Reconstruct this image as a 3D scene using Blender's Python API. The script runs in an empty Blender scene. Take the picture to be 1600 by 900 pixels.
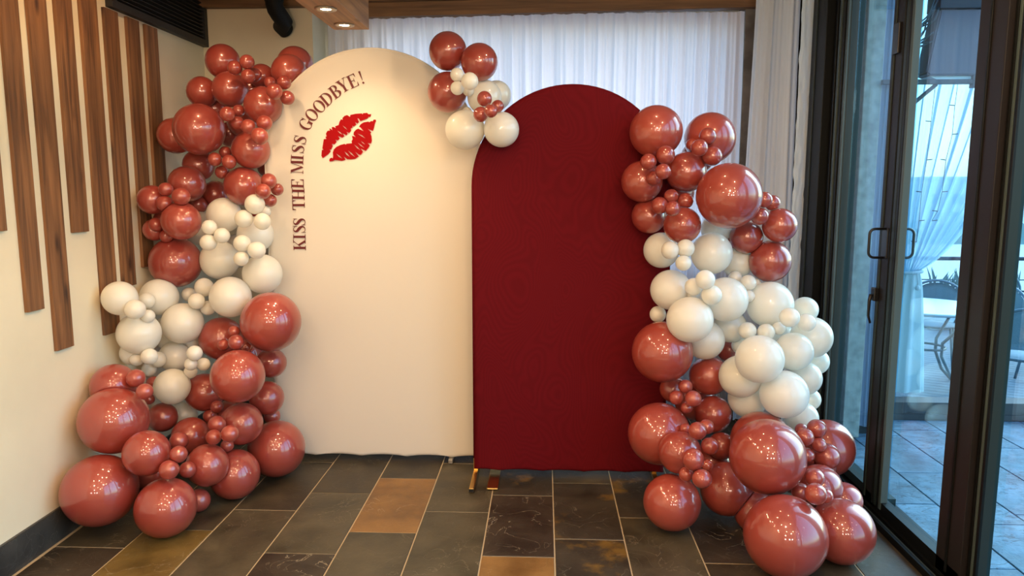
import bpy, bmesh, math, random
from math import sin, cos, pi, radians as R
from mathutils import Vector, Matrix, noise
random.seed(7)
S = bpy.context.scene
C = S.collection
# ---------------------------------------------------------------- camera
F = 1140.0                      # focal length in pixels of the 1600 px wide frame
EYE = Vector((0, 0, 1.5))
cam_d = bpy.data.cameras.new('camera'); cam = bpy.data.objects.new('camera', cam_d); C.objects.link(cam)
cam_d.sensor_width = 36; cam_d.lens = F / 1600 * 36; cam_d.clip_start = .02; cam_d.clip_end = 500
cam.location = EYE
cam.rotation_euler = (pi / 2 - math.atan(154 / F), 0, R(2.5))
S.camera = cam
# ---------------------------------------------------------------- sky, exposure
S.view_settings.view_transform = 'Standard'; S.view_settings.look = 'None'
S.view_settings.gamma = 1; S.view_settings.use_curve_mapping = False
S.view_settings.exposure = 0.48
W = bpy.data.worlds.new('sky'); S.world = W; W.use_nodes = True
wn = W.node_tree.nodes; wl = W.node_tree.links
sky = wn.new('ShaderNodeTexSky'); sky.sky_type = 'NISHITA'; sky.sun_disc = False
sky.sun_elevation = R(38); sky.sun_rotation = R(60); sky.altitude = 50; sky.air_density = 1.2; sky.dust_density = 1.6
wl.new(sky.outputs[0], wn['Background'].inputs[0]); wn['Background'].inputs[1].default_value = SKY_STRENGTH = 0.62
# ---------------------------------------------------------------- lamps of the room, added fill lamps
def lamp(kind, loc, power, col, size=.1, rot=(0, 0, 0), sy=None, spot=None, blend=.6):
    d = bpy.data.lights.new('lamp', kind); d.energy = power; d.color = col
    if kind == 'AREA':
        d.size = size
        if sy: d.shape = 'RECTANGLE'; d.size_y = sy
    else: d.shadow_soft_size = size
    if kind == 'SPOT': d.spot_size = R(spot); d.spot_blend = blend
    o = bpy.data.objects.new('lamp', d); C.objects.link(o); o.location = loc; o.rotation_euler = rot
    return o
WARM = (1.0, .64, .34); NEUT = (1.0, .86, .70)
# recessed ceiling spots in rows over the room (the beam's own two sit with the beam)
for x in (-1.5, -.2, 1.0):
    for y in (1.1, 2.3):
        lamp('SPOT', (x, y, 2.62), 12, WARM, .035, (R(14), 0, 0), spot=150)
for x in (-1.6, .1, 1.3):
    lamp('SPOT', (x, -.6, 2.62), 18, WARM, .05, (R(30), 0, 0), spot=150)
# added fill lamps, unseen, a little lower: they reach the upper walls, the beams and the ceiling
for x, y in ((-1.1, .3), (.35, .9), (.9, -.8), (-.4, -1.6)):
    lamp('POINT', (x, y, 2.30), 24, (1, .74, .50), .10)
# wall-side spot above the left garland
lamp('SPOT', (-1.45, 3.15, 2.72), 15, WARM, .03, (0, 0, 0), spot=165)
lamp('SPOT', (.45, 3.0, 2.72), 7, WARM, .03, (0, 0, 0), spot=165)
# unseen lamp panels further back in the room: small bright windows of light at about eye height in the balloons
for x in (-.9, .3, 1.1):
    lamp('AREA', (x, -3.2, 1.9), 10, NEUT, .3, (R(86), 0, 0), sy=.35)
# ---------------------------------------------------------------- materials
def newmat(name):
    m = bpy.data.materials.new(name); m.use_nodes = True
    return m, m.node_tree.nodes, m.node_tree.links, m.node_tree.nodes['Principled BSDF']
def mat(name, col, rough=.5, metal=0, spec=.5, coat=0, coat_r=.1, emit=None, es=0, bump=0, bscale=40, var=0, vscale=4, stretch=None):
    m, n, l, b = newmat(name)
    b.inputs['Base Color'].default_value = (*col, 1); b.inputs['Roughness'].default_value = rough
    b.inputs['Metallic'].default_value = metal; b.inputs['Specular IOR Level'].default_value = spec
    b.inputs['Coat Weight'].default_value = coat; b.inputs['Coat Roughness'].default_value = coat_r
    if emit: b.inputs['Emission Color'].default_value = (*emit, 1); b.inputs['Emission Strength'].default_value = es
    if bump or var:
        tc = n.new('ShaderNodeTexCoord'); mp = n.new('ShaderNodeMapping'); l.new(tc.outputs['Object'], mp.inputs[0])
        if stretch: mp.inputs['Scale'].default_value = stretch
    if bump:
        t = n.new('ShaderNodeTexNoise'); t.inputs['Scale'].default_value = bscale; t.inputs['Detail'].default_value = 6
        l.new(mp.outputs[0], t.inputs[0]); bn = n.new('ShaderNodeBump'); bn.inputs['Strength'].default_value = bump; bn.inputs['Distance'].default_value = .004
        l.new(t.outputs['Fac'], bn.inputs['Height']); l.new(bn.outputs[0], b.inputs['Normal'])
    if var:
        t = n.new('ShaderNodeTexNoise'); t.inputs['Scale'].default_value = vscale; t.inputs['Detail'].default_value = 5
        l.new(mp.outputs[0], t.inputs[0]); r = n.new('ShaderNodeValToRGB')
        r.color_ramp.elements[0].position = .3; r.color_ramp.elements[1].position = .7
        r.color_ramp.elements[0].color = (*[c * (1 - var) for c in col], 1); r.color_ramp.elements[1].color = (*[min(1, c * (1 + var)) for c in col], 1)
        l.new(t.outputs['Fac'], r.inputs[0]); l.new(r.outputs[0], b.inputs['Base Color'])
    return m
def wood_mat(name, dark, light, axis='Z', rough=.5):
    m, n, l, b = newmat(name); b.inputs['Roughness'].default_value = rough
    tc = n.new('ShaderNodeTexCoord'); mp = n.new('ShaderNodeMapping'); l.new(tc.outputs['Object'], mp.inputs[0])
    sc = {'X': (1.2, 22, 22), 'Y': (22, 1.2, 22), 'Z': (22, 22, 1.2)}[axis]; mp.inputs['Scale'].default_value = sc
    oi = n.new('ShaderNodeObjectInfo'); sc_ = n.new('ShaderNodeVectorMath'); sc_.operation = 'SCALE'; sc_.inputs[0].default_value = (31, 17, 23)
    l.new(oi.outputs['Random'], sc_.inputs['Scale']); l.new(sc_.outputs[0], mp.inputs['Location'])
    t = n.new('ShaderNodeTexNoise'); t.inputs['Scale'].default_value = 1.6; t.inputs['Detail'].default_value = 9; t.inputs['Distortion'].default_value = .7
    l.new(mp.outputs[0], t.inputs[0]); r = n.new('ShaderNodeValToRGB'); e = r.color_ramp.elements
    e[0].position = .28; e[0].color = (*dark, 1); e[1].position = .72; e[1].color = (*light, 1)
    l.new(t.outputs['Fac'], r.inputs[0])
    # knots
    mp2 = n.new('ShaderNodeMapping'); l.new(tc.outputs['Object'], mp2.inputs[0]); l.new(sc_.outputs[0], mp2.inputs['Location'])
    mp2.inputs['Scale'].default_value = {'X': (2.2, 7, 7), 'Y': (7, 2.2, 7), 'Z': (7, 7, 2.2)}[axis]
    v = n.new('ShaderNodeTexVoronoi'); v.inputs['Scale'].default_value = 1.3; l.new(mp2.outputs[0], v.inputs[0])
    kr = n.new('ShaderNodeValToRGB'); kr.color_ramp.elements[0].position = .05; kr.color_ramp.elements[0].color = (.25, .2, .2, 1)
    kr.color_ramp.elements[1].position = .17; kr.color_ramp.elements[1].color = (1, 1, 1, 1); l.new(v.outputs['Distance'], kr.inputs[0])
    mx = n.new('ShaderNodeMix'); mx.data_type = 'RGBA'; mx.blend_type = 'MULTIPLY'; mx.inputs['Factor'].default_value = 1
    l.new(r.outputs[0], mx.inputs['A']); l.new(kr.outputs[0], mx.inputs['B']); l.new(mx.outputs['Result'], b.inputs['Base Color'])
    bn = n.new('ShaderNodeBump'); bn.inputs['Strength'].default_value = .35; bn.inputs['Distance'].default_value = .003
    l.new(t.outputs['Fac'], bn.inputs['Height']); l.new(bn.outputs[0], b.inputs['Normal'])
    return m
def slate_mat(name, c0, c1, patch=None, amt=.5, rough=.42, vein=.45, relief=1, vcol=(.42, .34, .22), vw=.006, stretch=None, cov=.48):
    """cleft slate: cloudy body colour, ochre patches, thin veins or painted cleft shade, uneven relief"""
    m, n, l, b = newmat(name)
    tc = n.new('ShaderNodeTexCoord'); oi = n.new('ShaderNodeObjectInfo')
    ad = n.new('ShaderNodeVectorMath'); ad.operation = 'MULTIPLY_ADD'; ad.inputs[1].default_value = (1, 1, 1)
    cb = n.new('ShaderNodeVectorMath'); cb.operation = 'SCALE'; cb.inputs[0].default_value = (37, 19, 11); l.new(oi.outputs['Random'], cb.inputs['Scale'])
    l.new(tc.outputs['Object'], ad.inputs[0]); l.new(cb.outputs[0], ad.inputs[2])
    t = n.new('ShaderNodeTexNoise'); t.inputs['Scale'].default_value = 5; t.inputs['Detail'].default_value = 8; t.inputs['Roughness'].default_value = .62
    l.new(ad.outputs[0], t.inputs[0]); r = n.new('ShaderNodeValToRGB'); e = r.color_ramp.elements
    e[0].position = .3; e[0].color = (*c0, 1); e[1].position = .7; e[1].color = (*c1, 1); l.new(t.outputs['Fac'], r.inputs[0])
    out = r.outputs[0]
    if patch:
        t2 = n.new('ShaderNodeTexNoise'); t2.inputs['Scale'].default_value = 3.2; t2.inputs['Detail'].default_value = 9; t2.inputs['Roughness'].default_value = .65; l.new(ad.outputs[0], t2.inputs[0])
        r2 = n.new('ShaderNodeValToRGB'); r2.color_ramp.elements[0].position = amt; r2.color_ramp.elements[1].position = amt + .10; l.new(t2.outputs['Fac'], r2.inputs[0])
        mx = n.new('ShaderNodeMix'); mx.data_type = 'RGBA'; l.new(r2.outputs[0], mx.inputs['Factor']); l.new(out, mx.inputs['A']); mx.inputs['B'].default_value = (*patch, 1); out = mx.outputs['Result']
    if stretch:
        ms = n.new('ShaderNodeMapping'); ms.inputs['Scale'].default_value = stretch; l.new(ad.outputs[0], ms.inputs[0])
    # veins: thin level lines of a distorted noise
    t3 = n.new('ShaderNodeTexNoise'); t3.inputs['Scale'].default_value = 5.5; t3.inputs['Detail'].default_value = 6; t3.inputs['Distortion'].default_value = 1.6; l.new((ms if stretch else ad).outputs[0], t3.inputs[0])
    r3 = n.new('ShaderNodeValToRGB'); q = r3.color_ramp; q.elements[0].position = .5 - vw; q.elements[0].color = (0, 0, 0, 1)
    x = q.elements.new(.5); x.color = (1, 1, 1, 1); q.elements[-1].position = .5 + vw; q.elements[-1].color = (0, 0, 0, 1); l.new(t3.outputs['Fac'], r3.inputs[0])
    t4 = n.new('ShaderNodeTexNoise'); t4.inputs['Scale'].default_value = 2.6; l.new(ad.outputs[0], t4.inputs[0])
    r4 = n.new('ShaderNodeValToRGB'); r4.color_ramp.elements[0].position = cov; r4.color_ramp.elements[1].position = cov + .14; l.new(t4.outputs['Fac'], r4.inputs[0])
    mu = n.new('ShaderNodeMath'); mu.operation = 'MULTIPLY'; l.new(r3.outputs[0], mu.inputs[0]); l.new(r4.outputs[0], mu.inputs[1])
    mu2 = n.new('ShaderNodeMath'); mu2.operation = 'MULTIPLY'; l.new(mu.outputs[0], mu2.inputs[0]); mu2.inputs[1].default_value = vein
    mx = n.new('ShaderNodeMix'); mx.data_type = 'RGBA'; l.new(mu2.outputs[0], mx.inputs['Factor']); l.new(out, mx.inputs['A']); mx.inputs['B'].default_value = (*vcol, 1)
    l.new(mx.outputs['Result'], b.inputs['Base Color'])
    rr = n.new('ShaderNodeMapRange'); rr.inputs['To Min'].default_value = rough - .1; rr.inputs['To Max'].default_value = rough + .16
    l.new(t.outputs['Fac'], rr.inputs['Value']); l.new(rr.outputs[0], b.inputs['Roughness'])
    b1 = n.new('ShaderNodeBump'); b1.inputs['Strength'].default_value = .55; b1.inputs['Distance'].default_value = .008 * relief; l.new(t.outputs['Fac'], b1.inputs['Height'])
    b2 = n.new('ShaderNodeBump'); b2.inputs['Strength'].default_value = .4; b2.inputs['Distance'].default_value = .002; l.new(r3.outputs[0], b2.inputs['Height']); l.new(b1.outputs[0], b2.inputs['Normal'])
    l.new(b2.outputs[0], b.inputs['Normal'])
    return m
def cloth_mat(name, col, trans=.4, clear=0, tint=None):
    m, n, l, b = newmat(name); b.inputs['Base Color'].default_value = (*col, 1); b.inputs['Roughness'].default_value = .85; b.inputs['Specular IOR Level'].default_value = .1
    o = n['Material Output']; tr = n.new('ShaderNodeBsdfTranslucent'); tr.inputs[0].default_value = (*(tint or col), 1)
    mx = n.new('ShaderNodeMixShader'); mx.inputs[0].default_value = trans; l.new(b.outputs[0], mx.inputs[1]); l.new(tr.outputs[0], mx.inputs[2]); last = mx
    if clear:
        tp = n.new('ShaderNodeBsdfTransparent'); m2 = n.new('ShaderNodeMixShader'); m2.inputs[0].default_value = clear
        l.new(mx.outputs[0], m2.inputs[1]); l.new(tp.outputs[0], m2.inputs[2]); last = m2
    l.new(last.outputs[0], o.inputs[0]); return m
def glass_mat(name, tint, ior=1.5):
    m, n, l, b = newmat(name); n.remove(b); o = n['Material Output']
    tp = n.new('ShaderNodeBsdfTransparent'); tp.inputs[0].default_value = (*tint, 1)
    gl = n.new('ShaderNodeBsdfGlossy'); gl.inputs['Roughness'].default_value = .015; gl.inputs[0].default_value = (.9, .95, 1, 1)
    fr = n.new('ShaderNodeFresnel'); ge = n.new('ShaderNodeNewGeometry'); mr = n.new('ShaderNodeMapRange'); mr.inputs['To Min'].default_value = ior; mr.inputs['To Max'].default_value = 1 / ior; l.new(ge.outputs['Backfacing'], mr.inputs['Value']); l.new(mr.outputs[0], fr.inputs[0]); mx = n.new('ShaderNodeMixShader')
    l.new(fr.outputs[0], mx.inputs[0]); l.new(tp.outputs[0], mx.inputs[1]); l.new(gl.outputs[0], mx.inputs[2]); l.new(mx.outputs[0], o.inputs[0]); return m
M = {}
M['cream'] = mat('cream_plaster', (.73, .63, .455), .75, bump=.25, bscale=9, var=.05, vscale=2.5)
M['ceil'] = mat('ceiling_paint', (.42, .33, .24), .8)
M['plank'] = wood_mat('stained_plank', (.055, .021, .008), (.29, .125, .047), 'Z', .6)
M['beamY'] = wood_mat('beam_wood_lengthwise', (.16, .065, .022), (.42, .20, .075), 'Y', .5)
M['beamX'] = wood_mat('beam_wood_crosswise', (.09, .042, .016), (.24, .115, .045), 'X', .55)
M['vent'] = mat('vent_paint', (.016, .014, .014), .55, bump=.2, bscale=30)
M['pipe'] = mat('black_pipe', (.004, .004, .004), .65, spec=.25)
M['baseb'] = slate_mat('skirting_stone', (.020, .020, .020), (.07, .065, .058), vein=.15, rough=.4)
M['grout'] = mat('grout', (.46, .36, .22), .85, bump=.4, bscale=60)
M['slate'] = slate_mat('slate_dark', (.018, .015, .009), (.074, .057, .031))
M['slateg'] = slate_mat('slate_green', (.028, .025, .014), (.100, .080, .045), vein=.4)
M['slatev'] = slate_mat('slate_veined', (.016, .012, .008), (.058, .042, .026), vein=.9)
M['slatep'] = slate_mat('slate_patched', (.020, .018, .012), (.060, .048, .03), patch=(.17, .095, .02), amt=.56)
M['ochre'] = slate_mat('slate_ochre', (.12, .055, .014), (.30, .155, .045), vein=.5)
M['ochred'] = slate_mat('slate_ochre_dark', (.070, .044, .010), (.19, .12, .030), vein=.4)
M['tslate'] = slate_mat('terrace_slate_skylit', (.03, .065, .095), (.15, .255, .335), vein=.9, rough=.62, relief=4, vcol=(.012, .02, .03), vw=.022, stretch=(.8, 2.6, 1), cov=.34)  # blue of the sky and dark cleft shade painted into the slate colour
M['tgrout'] = mat('terrace_grout', (.03, .035, .04), .9)
M['door'] = mat('door_frame_paint', (.004, .005, .005), .45, spec=.2)
M['doorg'] = mat('door_frame_green_grey', (.018, .028, .026), .45, spec=.25)
M['doorb'] = mat('door_frame_brown_grey', (.016, .013, .013), .5, spec=.25)
M['seal'] = mat('rubber_seal', (.05, .075, .07), .55)
M['hand'] = mat('handle_black', (.006, .006, .007), .35)
M['glass'] = glass_mat('door_glass', (.66, .89, .99))
M['wglass'] = glass_mat('window_glass', (.92, .97, 1.0))
M['curt'] = cloth_mat('white_voile', (.82, .82, .88), .40)
M['curt2'] = cloth_mat('white_voile_daylit', (.80, .87, .97), .3)  # white cloth with the blue of daylight put into its colour
M['mirror_curt'] = cloth_mat('grey_blue_mirrored_cloth', (.40, .46, .58), .35)  # for the cloths that replace curtain reflections in the glass
M['mirror_stone'] = mat('pale_mirrored_stone', (.36, .35, .30), .9, bump=.9, bscale=30, var=.3, vscale=22)  # for the strip that replaces the corner stone's reflection
M['lace'] = cloth_mat('white_lace_daylit', (.78, .88, .95), .3)  # daylight's blue tint painted into the lace
M['sheer'] = cloth_mat('outdoor_sheer', (.45, .66, .76), .55, .20)
M['tail'] = cloth_mat('outdoor_sheer_gathered', (.60, .72, .74), .35)
M['stone'] = mat('rough_stone', (.16, .145, .13), .9, bump=.9, bscale=14, var=.35, vscale=9)
M['ostone'] = mat('terrace_wall_stone', (.028, .03, .032), .9, bump=.9, bscale=10, var=.3, vscale=6)
M['sill'] = mat('terrace_sill_paint', (.055, .045, .045), .6)
M['white_fab'] = mat('white_stretch_fabric', (.70, .64, .555), .8, spec=.25, bump=.06, bscale=3)
M['gold'] = mat('gold_tube', (.75, .48, .16), .28, metal=1)
M['silver'] = mat('grey_plate', (.45, .42, .38), .4, metal=.8)
M['black'] = mat('black_plastic', (.01, .01, .01), .4)
M['print'] = mat('dark_red_print', (.115, .006, .007), .6)
M['lips'] = mat('lipstick_print', (.30, .001, .003), .8, spec=.15)
M['bulb'] = mat('spot_bulb', (1, .9, .7), .4, emit=(1, .80, .50), es=28)
M['ring'] = mat('spot_ring', (.35, .30, .25), .3, metal=.8)
M['heater'] = mat('grey_casing', (.07, .058, .085), .55)
M['heaterd'] = mat('dark_casing', (.030, .026, .035), .6)
M['steel'] = mat('painted_steel', (.025, .03, .035), .6)
M['wire'] = mat('cable', (.02, .035, .045), .6)
M['chairm'] = mat('chair_metal', (.10, .15, .18), .45, metal=.3)
M['weave'] = mat('chair_weave', (.16, .24, .28), .7, bump=.8, bscale=120)
M['ttop'] = mat('table_top_glass', (.34, .44, .48), .3)
M['deckw'] = mat('deck_wood', (.17, .20, .22), .7, var=.2, vscale=8)
M['deckd'] = mat('deck_gap', (.02, .025, .03), .9)
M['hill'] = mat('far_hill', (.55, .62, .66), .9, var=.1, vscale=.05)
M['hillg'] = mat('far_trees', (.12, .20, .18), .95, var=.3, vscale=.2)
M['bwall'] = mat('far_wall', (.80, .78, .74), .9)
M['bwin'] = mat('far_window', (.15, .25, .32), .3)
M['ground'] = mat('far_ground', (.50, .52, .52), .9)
M['planter'] = mat('pale_planter', (.7, .74, .74), .8)
# maroon stretch cloth with faint woven waves
def moire_mat():
    m, n, l, b = newmat('maroon_stretch_fabric'); b.inputs['Roughness'].default_value = .8; b.inputs['Specular IOR Level'].default_value = .12
    tc = n.new('ShaderNodeTexCoord'); mp = n.new('ShaderNodeMapping'); l.new(tc.outputs['Object'], mp.inputs[0]); mp.inputs['Scale'].default_value = (.9, 1, .45)
    t = n.new('ShaderNodeTexNoise'); t.inputs['Scale'].default_value = 3.2; t.inputs['Detail'].default_value = 1.5; t.inputs['Distortion'].default_value = .4; l.new(mp.outputs[0], t.inputs[0])
    mu = n.new('ShaderNodeMath'); mu.operation = 'MULTIPLY'; mu.inputs[1].default_value = 320; l.new(t.outputs['Fac'], mu.inputs[0])
    si = n.new('ShaderNodeMath'); si.operation = 'SINE'; l.new(mu.outputs[0], si.inputs[0])
    mr = n.new('ShaderNodeMapRange'); mr.inputs['From Min'].default_value = -1; l.new(si.outputs[0], mr.inputs['Value'])
    mx = n.new('ShaderNodeMix'); mx.data_type = 'RGBA'; l.new(mr.outputs[0], mx.inputs['Factor'])
    mx.inputs['A'].default_value = (.104, .0024, .0056, 1); mx.inputs['B'].default_value = (.118, .0029, .0068, 1)
    l.new(mx.outputs['Result'], b.inputs['Base Color'])
    return m
M['maroon'] = moire_mat()
def balloon_mat(name, c0, c1, rough, coat, metal=0, sss=0):
    m, n, l, b = newmat(name); b.inputs['Roughness'].default_value = rough; b.inputs['Metallic'].default_value = metal
    b.inputs['Coat Weight'].default_value = coat; b.inputs['Coat Roughness'].default_value = .055; b.inputs['Coat IOR'].default_value = 1.75; b.inputs['Specular IOR Level'].default_value = .5
    oi = n.new('ShaderNodeObjectInfo'); r = n.new('ShaderNodeValToRGB')
    r.color_ramp.elements[0].color = (*c0, 1); r.color_ramp.elements[1].color = (*c1, 1); l.new(oi.outputs['Random'], r.inputs[0]); l.new(r.outputs[0], b.inputs['Base Color'])
    if sss:
        tr = n.new('ShaderNodeBsdfTranslucent'); tr.inputs[0].default_value = (*c1, 1); mx = n.new('ShaderNodeMixShader'); mx.inputs[0].default_value = sss
        l.new(b.outputs[0], mx.inputs[1]); l.new(tr.outputs[0], mx.inputs[2]); l.new(mx.outputs[0], n['Material Output'].inputs[0])
    return m
M['bred'] = balloon_mat('dusty_red_latex', (.32, .050, .037), (.375, .064, .045), .34, .65, .10)
M['bwhite'] = balloon_mat('pearl_white_latex', (.91, .88, .78), (.94, .92, .85), .34, .45, 0, .30)

# ---------------------------------------------------------------- mesh helpers
def link(o, parent=None):
    C.objects.link(o)
    if parent: o.parent = parent
    return o
def tag(o, label=None, cat=None, group=None, kind=None):
    if label: o['label'] = label
    if cat: o['category'] = cat
    if group: o['group'] = group
    if kind: o['kind'] = kind
    return o
def empty(name, loc, rz=0):
    o = bpy.data.objects.new(name, None); o.location = loc; o.rotation_euler = (0, 0, rz); o.empty_display_size = .05; C.objects.link(o); return o
class MB:
    def __init__(s): s.bm = bmesh.new()
    def box(s, a, b, bev=0):
        a, b = Vector(a), Vector(b); r = bmesh.ops.create_cube(s.bm, size=1, matrix=Matrix.Translation((a + b) / 2) @ Matrix.Diagonal((*(b - a), 1)))
        if bev:
            es = list({e for v in r['verts'] for e in v.link_edges}); bmesh.ops.bevel(s.bm, geom=es, offset=bev, segments=2, affect='EDGES', profile=.6)
        return s
    def tube(s, pts, r, n=10, closed=False, cap=True):
        pts = [Vector(p) for p in pts]; m = len(pts); rad = r if isinstance(r, (list, tuple)) else [r] * m; rings = []; up = None
        for i, p in enumerate(pts):
            if closed: t = pts[(i + 1) % m] - pts[i - 1]
            else: t = pts[min(i + 1, m - 1)] - pts[max(i - 1, 0)]
            t.normalize()
            if up is None: up = t.orthogonal().normalized()
            up = (up - t * up.dot(t)); up = up.normalized() if up.length > 1e-6 else t.orthogonal().normalized(); w = t.cross(up)
            rings.append([s.bm.verts.new(p + (up * cos(2 * pi * k / n) + w * sin(2 * pi * k / n)) * rad[i]) for k in range(n)])
        for i in range(m if closed else m - 1):
            a, b = rings[i], rings[(i + 1) % m]
            for k in range(n): s.bm.faces.new((a[k], a[(k + 1) % n], b[(k + 1) % n], b[k]))
        if cap and not closed: s.bm.faces.new(rings[0][::-1]); s.bm.faces.new(rings[-1])
        return s
    def lathe(s, prof, n=32, mtx=Matrix()):
        rings = []
        for r, z in prof:
            rings.append([s.bm.verts.new(mtx @ Vector((0, 0, z)))] if r < 1e-6 else [s.bm.verts.new(mtx @ Vector((r * cos(2 * pi * k / n), r * sin(2 * pi * k / n), z))) for k in range(n)])
        for a, b in zip(rings, rings[1:]):
            for k in range(n):
                k2 = (k + 1) % n
                if len(a) == 1 and len(b) == 1: continue
                if len(a) == 1: s.bm.faces.new((a[0], b[k2], b[k]))
                elif len(b) == 1: s.bm.faces.new((a[k], a[k2], b[0]))
                else: s.bm.faces.new((a[k], a[k2], b[k2], b[k]))
        return s
    def prism(s, poly, d0, d1, f):
        """poly in 2D; f(x, z, depth) -> 3D"""
        a = [s.bm.verts.new(f(x, y, d0)) for x, y in poly]; b = [s.bm.verts.new(f(x, y, d1)) for x, y in poly]; n = len(poly)
        s.bm.faces.new(a); s.bm.faces.new(b[::-1])
        for i in range(n): s.bm.faces.new((a[i], b[i], b[(i + 1) % n], a[(i + 1) % n]))
        return s
    def grid(s, nu, nv, f):
        g = [[s.bm.verts.new(f(i / nu, j / nv)) for j in range(nv + 1)] for i in range(nu + 1)]
        for i in range(nu):
            for j in range(nv): s.bm.faces.new((g[i][j], g[i + 1][j], g[i + 1][j + 1], g[i][j + 1]))
        return s
    def mesh(s, name, m, smooth=False, sharp=None):
        bmesh.ops.recalc_face_normals(s.bm, faces=s.bm.faces); me = bpy.data.meshes.new(name); s.bm.to_mesh(me); s.bm.free(); me.materials.append(m)
        if smooth:
            me.polygons.foreach_set('use_smooth', [True] * len(me.polygons))
            if sharp: me.set_sharp_from_angle(angle=R(sharp))
        return me
    def build(s, name, m, parent=None, smooth=False, sharp=None, loc=None):
        o = bpy.data.objects.new(name, s.mesh(name, m, smooth, sharp)); link(o, parent)
        if loc: o.location = loc
        return o
def struct(o, name=None): o['kind'] = 'structure'; return o
# ---------------------------------------------------------------- where a pixel's ray meets a plane (used to read positions off the photograph)
Rm = cam.rotation_euler.to_matrix()
def ray(u, v): return Rm @ Vector(((u - 800) / F, -(v - 450) / F, -1))
def aty(u, v, y): d = ray(u, v); return EYE + d * (y / d.y)
def atx(u, v, x): d = ray(u, v); return EYE + d * (x / d.x)
def atz(u, v, z): d = ray(u, v); return EYE + d * ((z - EYE.z) / d.z)
XL, YC, YB, XW, ZC = -2.09, 4.54, 4.86, 1.54, 2.80       # left wall, column face, curtain wall, inner face of glazing, ceiling

# ================================================================ SETTING
floor = struct(MB().box((-2.3, -4, -.12), (XW + .12, 4.95, -.0025)).build('floor', M['grout']))
# slate tiles 30 x 60 cm, staggered, laid one by one
phase = {-7: 3.2, -6: 2.833, -5: 3.005, -4: 3.222, -3: 3.426, -2: 3.627, -1: 3.24, 0: 3.438, 1: 3.60, 2: 3.214, 3: 3.42, 4: 3.02, 5: 3.25}
special = {(-2, 0): 'ochre', (-5, 0): 'ochred', (0, -1): 'ochre', (1, -1): 'slatep', (2, 1): 'slatep', (0, 1): 'slatep', (1, 0): 'slatep',
           (0, 0): 'slatev', (-3, 1): 'slate', (-4, 0): 'slateg', (-6, 0): 'slatev', (-3, 0): 'slateg', (-1, 0): 'slateg', (-2, -1): 'slateg', (-1, 1): 'slateg', (-3, -1): 'slatev', (3, 0): 'slatev', (3, 1): 'slateg', (2, 0): 'slateg'}
TW, TL = .3025, .607; tmesh = {}
def tile(parent, x0, x1, y0, y1, z, mk, g=.0055):
    w, l = round(x1 - x0 - g, 3), round(y1 - y0 - g, 3)
    k = (w, l, mk)
    if k not in tmesh:
        b = MB(); r = bmesh.ops.create_cube(b.bm, size=1, matrix=Matrix.Diagonal((w, l, .012, 1))); top = [e for e in b.bm.edges if all(v.co.z > 0 for v in e.verts)]
        bmesh.ops.bevel(b.bm, geom=top, offset=.002, segments=1, affect='EDGES'); tmesh[k] = b.mesh('tile', M[mk])
    o = bpy.data.objects.new('tile', tmesh[k]); link(o, parent); o.location = ((x0 + x1) / 2, (y0 + y1) / 2, z - .006 + random.uniform(-.0006, .0006)); return o
for c in range(-7, 7):
    x0 = -.25 + TW * (c + 0) - TW; x1 = x0 + TW          # column c spans one strip; column 0 is left of x = .0525
    x0, x1 = -.25 + TW * c, -.25 + TW * (c + 1)
    a, b = max(x0, XL + .0), min(x1, XW + .06)
    if b - a < .03: continue
    ph = phase.get(c, 3.1)
    for k in range(-4, 4):
        y1 = ph + TL * k; y0 = y1 - TL
        y0c, y1c = max(y0, 1.0), min(y1, 4.94)
        if y1c - y0c < .04: continue
        mk = special.get((c, k)) or random.choice(['slate', 'slate', 'slateg', 'slatev', 'slate'])
        tile(floor, a, b, y0c, y1c, .0, mk)
wall_left = struct(MB().box((XL - .15, -4, 0), (XL, YC, ZC)).build('wall_left', M['cream']))
struct(MB().box((XL - .15, YC, 0), (-1.41, YB + .3, ZC)).build('wall_back', M['cream']))                  # plastered pier left of the curtain
WL = -1.15; wb = MB(); wb.box((-1.41, YB + .1, 0), (WL, YB + .3, ZC)); wb.box((WL, YB + .1, 0), (1.25, YB + .3, 1.0)); wb.box((WL, YB + .1, 2.62), (1.25, YB + .3, ZC))
struct(wb.build('wall_back', M['cream']))
w2 = MB(); 
for a, b in (((WL, YB + .14, 1.0), (WL + .06, YB + .2, 2.62)), ((1.19, YB + .14, 1.0), (1.25, YB + .2, 2.62)), ((WL, YB + .14, 1.0), (1.25, YB + .2, 1.06)), ((WL, YB + .14, 2.56), (1.25, YB + .2, 2.62))): w2.box(a, b)
win = struct(w2.build('window_2', M['doorb'])); MB().box((WL + .05, YB + .165, 1.05), (1.2, YB + .172, 2.57)).build('pane', M['wglass'], win)
struct(MB().box((1.25, YB - .06, 0), (XW + .1, YB + .3, ZC)).build('wall_corner', M['stone']))
w5 = MB()
for a, b in (((XW, 4.40, 0), (XW + .12, 4.46, ZC)), ((XW, YB - .06, 0), (XW + .12, YB + .3, ZC)), ((XW, 4.46, 0), (XW + .12, YB - .06, .08)), ((XW, 4.46, 2.70), (XW + .12, YB - .06, ZC))): w5.box(a, b)
wr = struct(w5.build('window_3', M['doorg'])); MB().box((XW + .06, 4.45, .07), (XW + .066, YB - .05, 2.71)).build('pane', M['wglass'], wr)
struct(MB().box((XL - .15, -4.2, 0), (XW + .3, -4, ZC)).build('wall_front', M['cream']))
struct(MB().box((XL - .15, -4.2, ZC), (XW + .3, YB + .3, ZC + .1)).build('ceiling', M['ceil']))
bl = MB().box((XL, -4, 0), (XL + .014, YC, .135)); bl.box((XL, -4, .135), (XL + .011, YC, .139)); struct(bl.build('baseboard_left', M['baseb']))
struct(MB().box((XL + .014, YC - .014, 0), (-1.41, YC, .135)).build('baseboard_back', M['baseb']))
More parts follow.
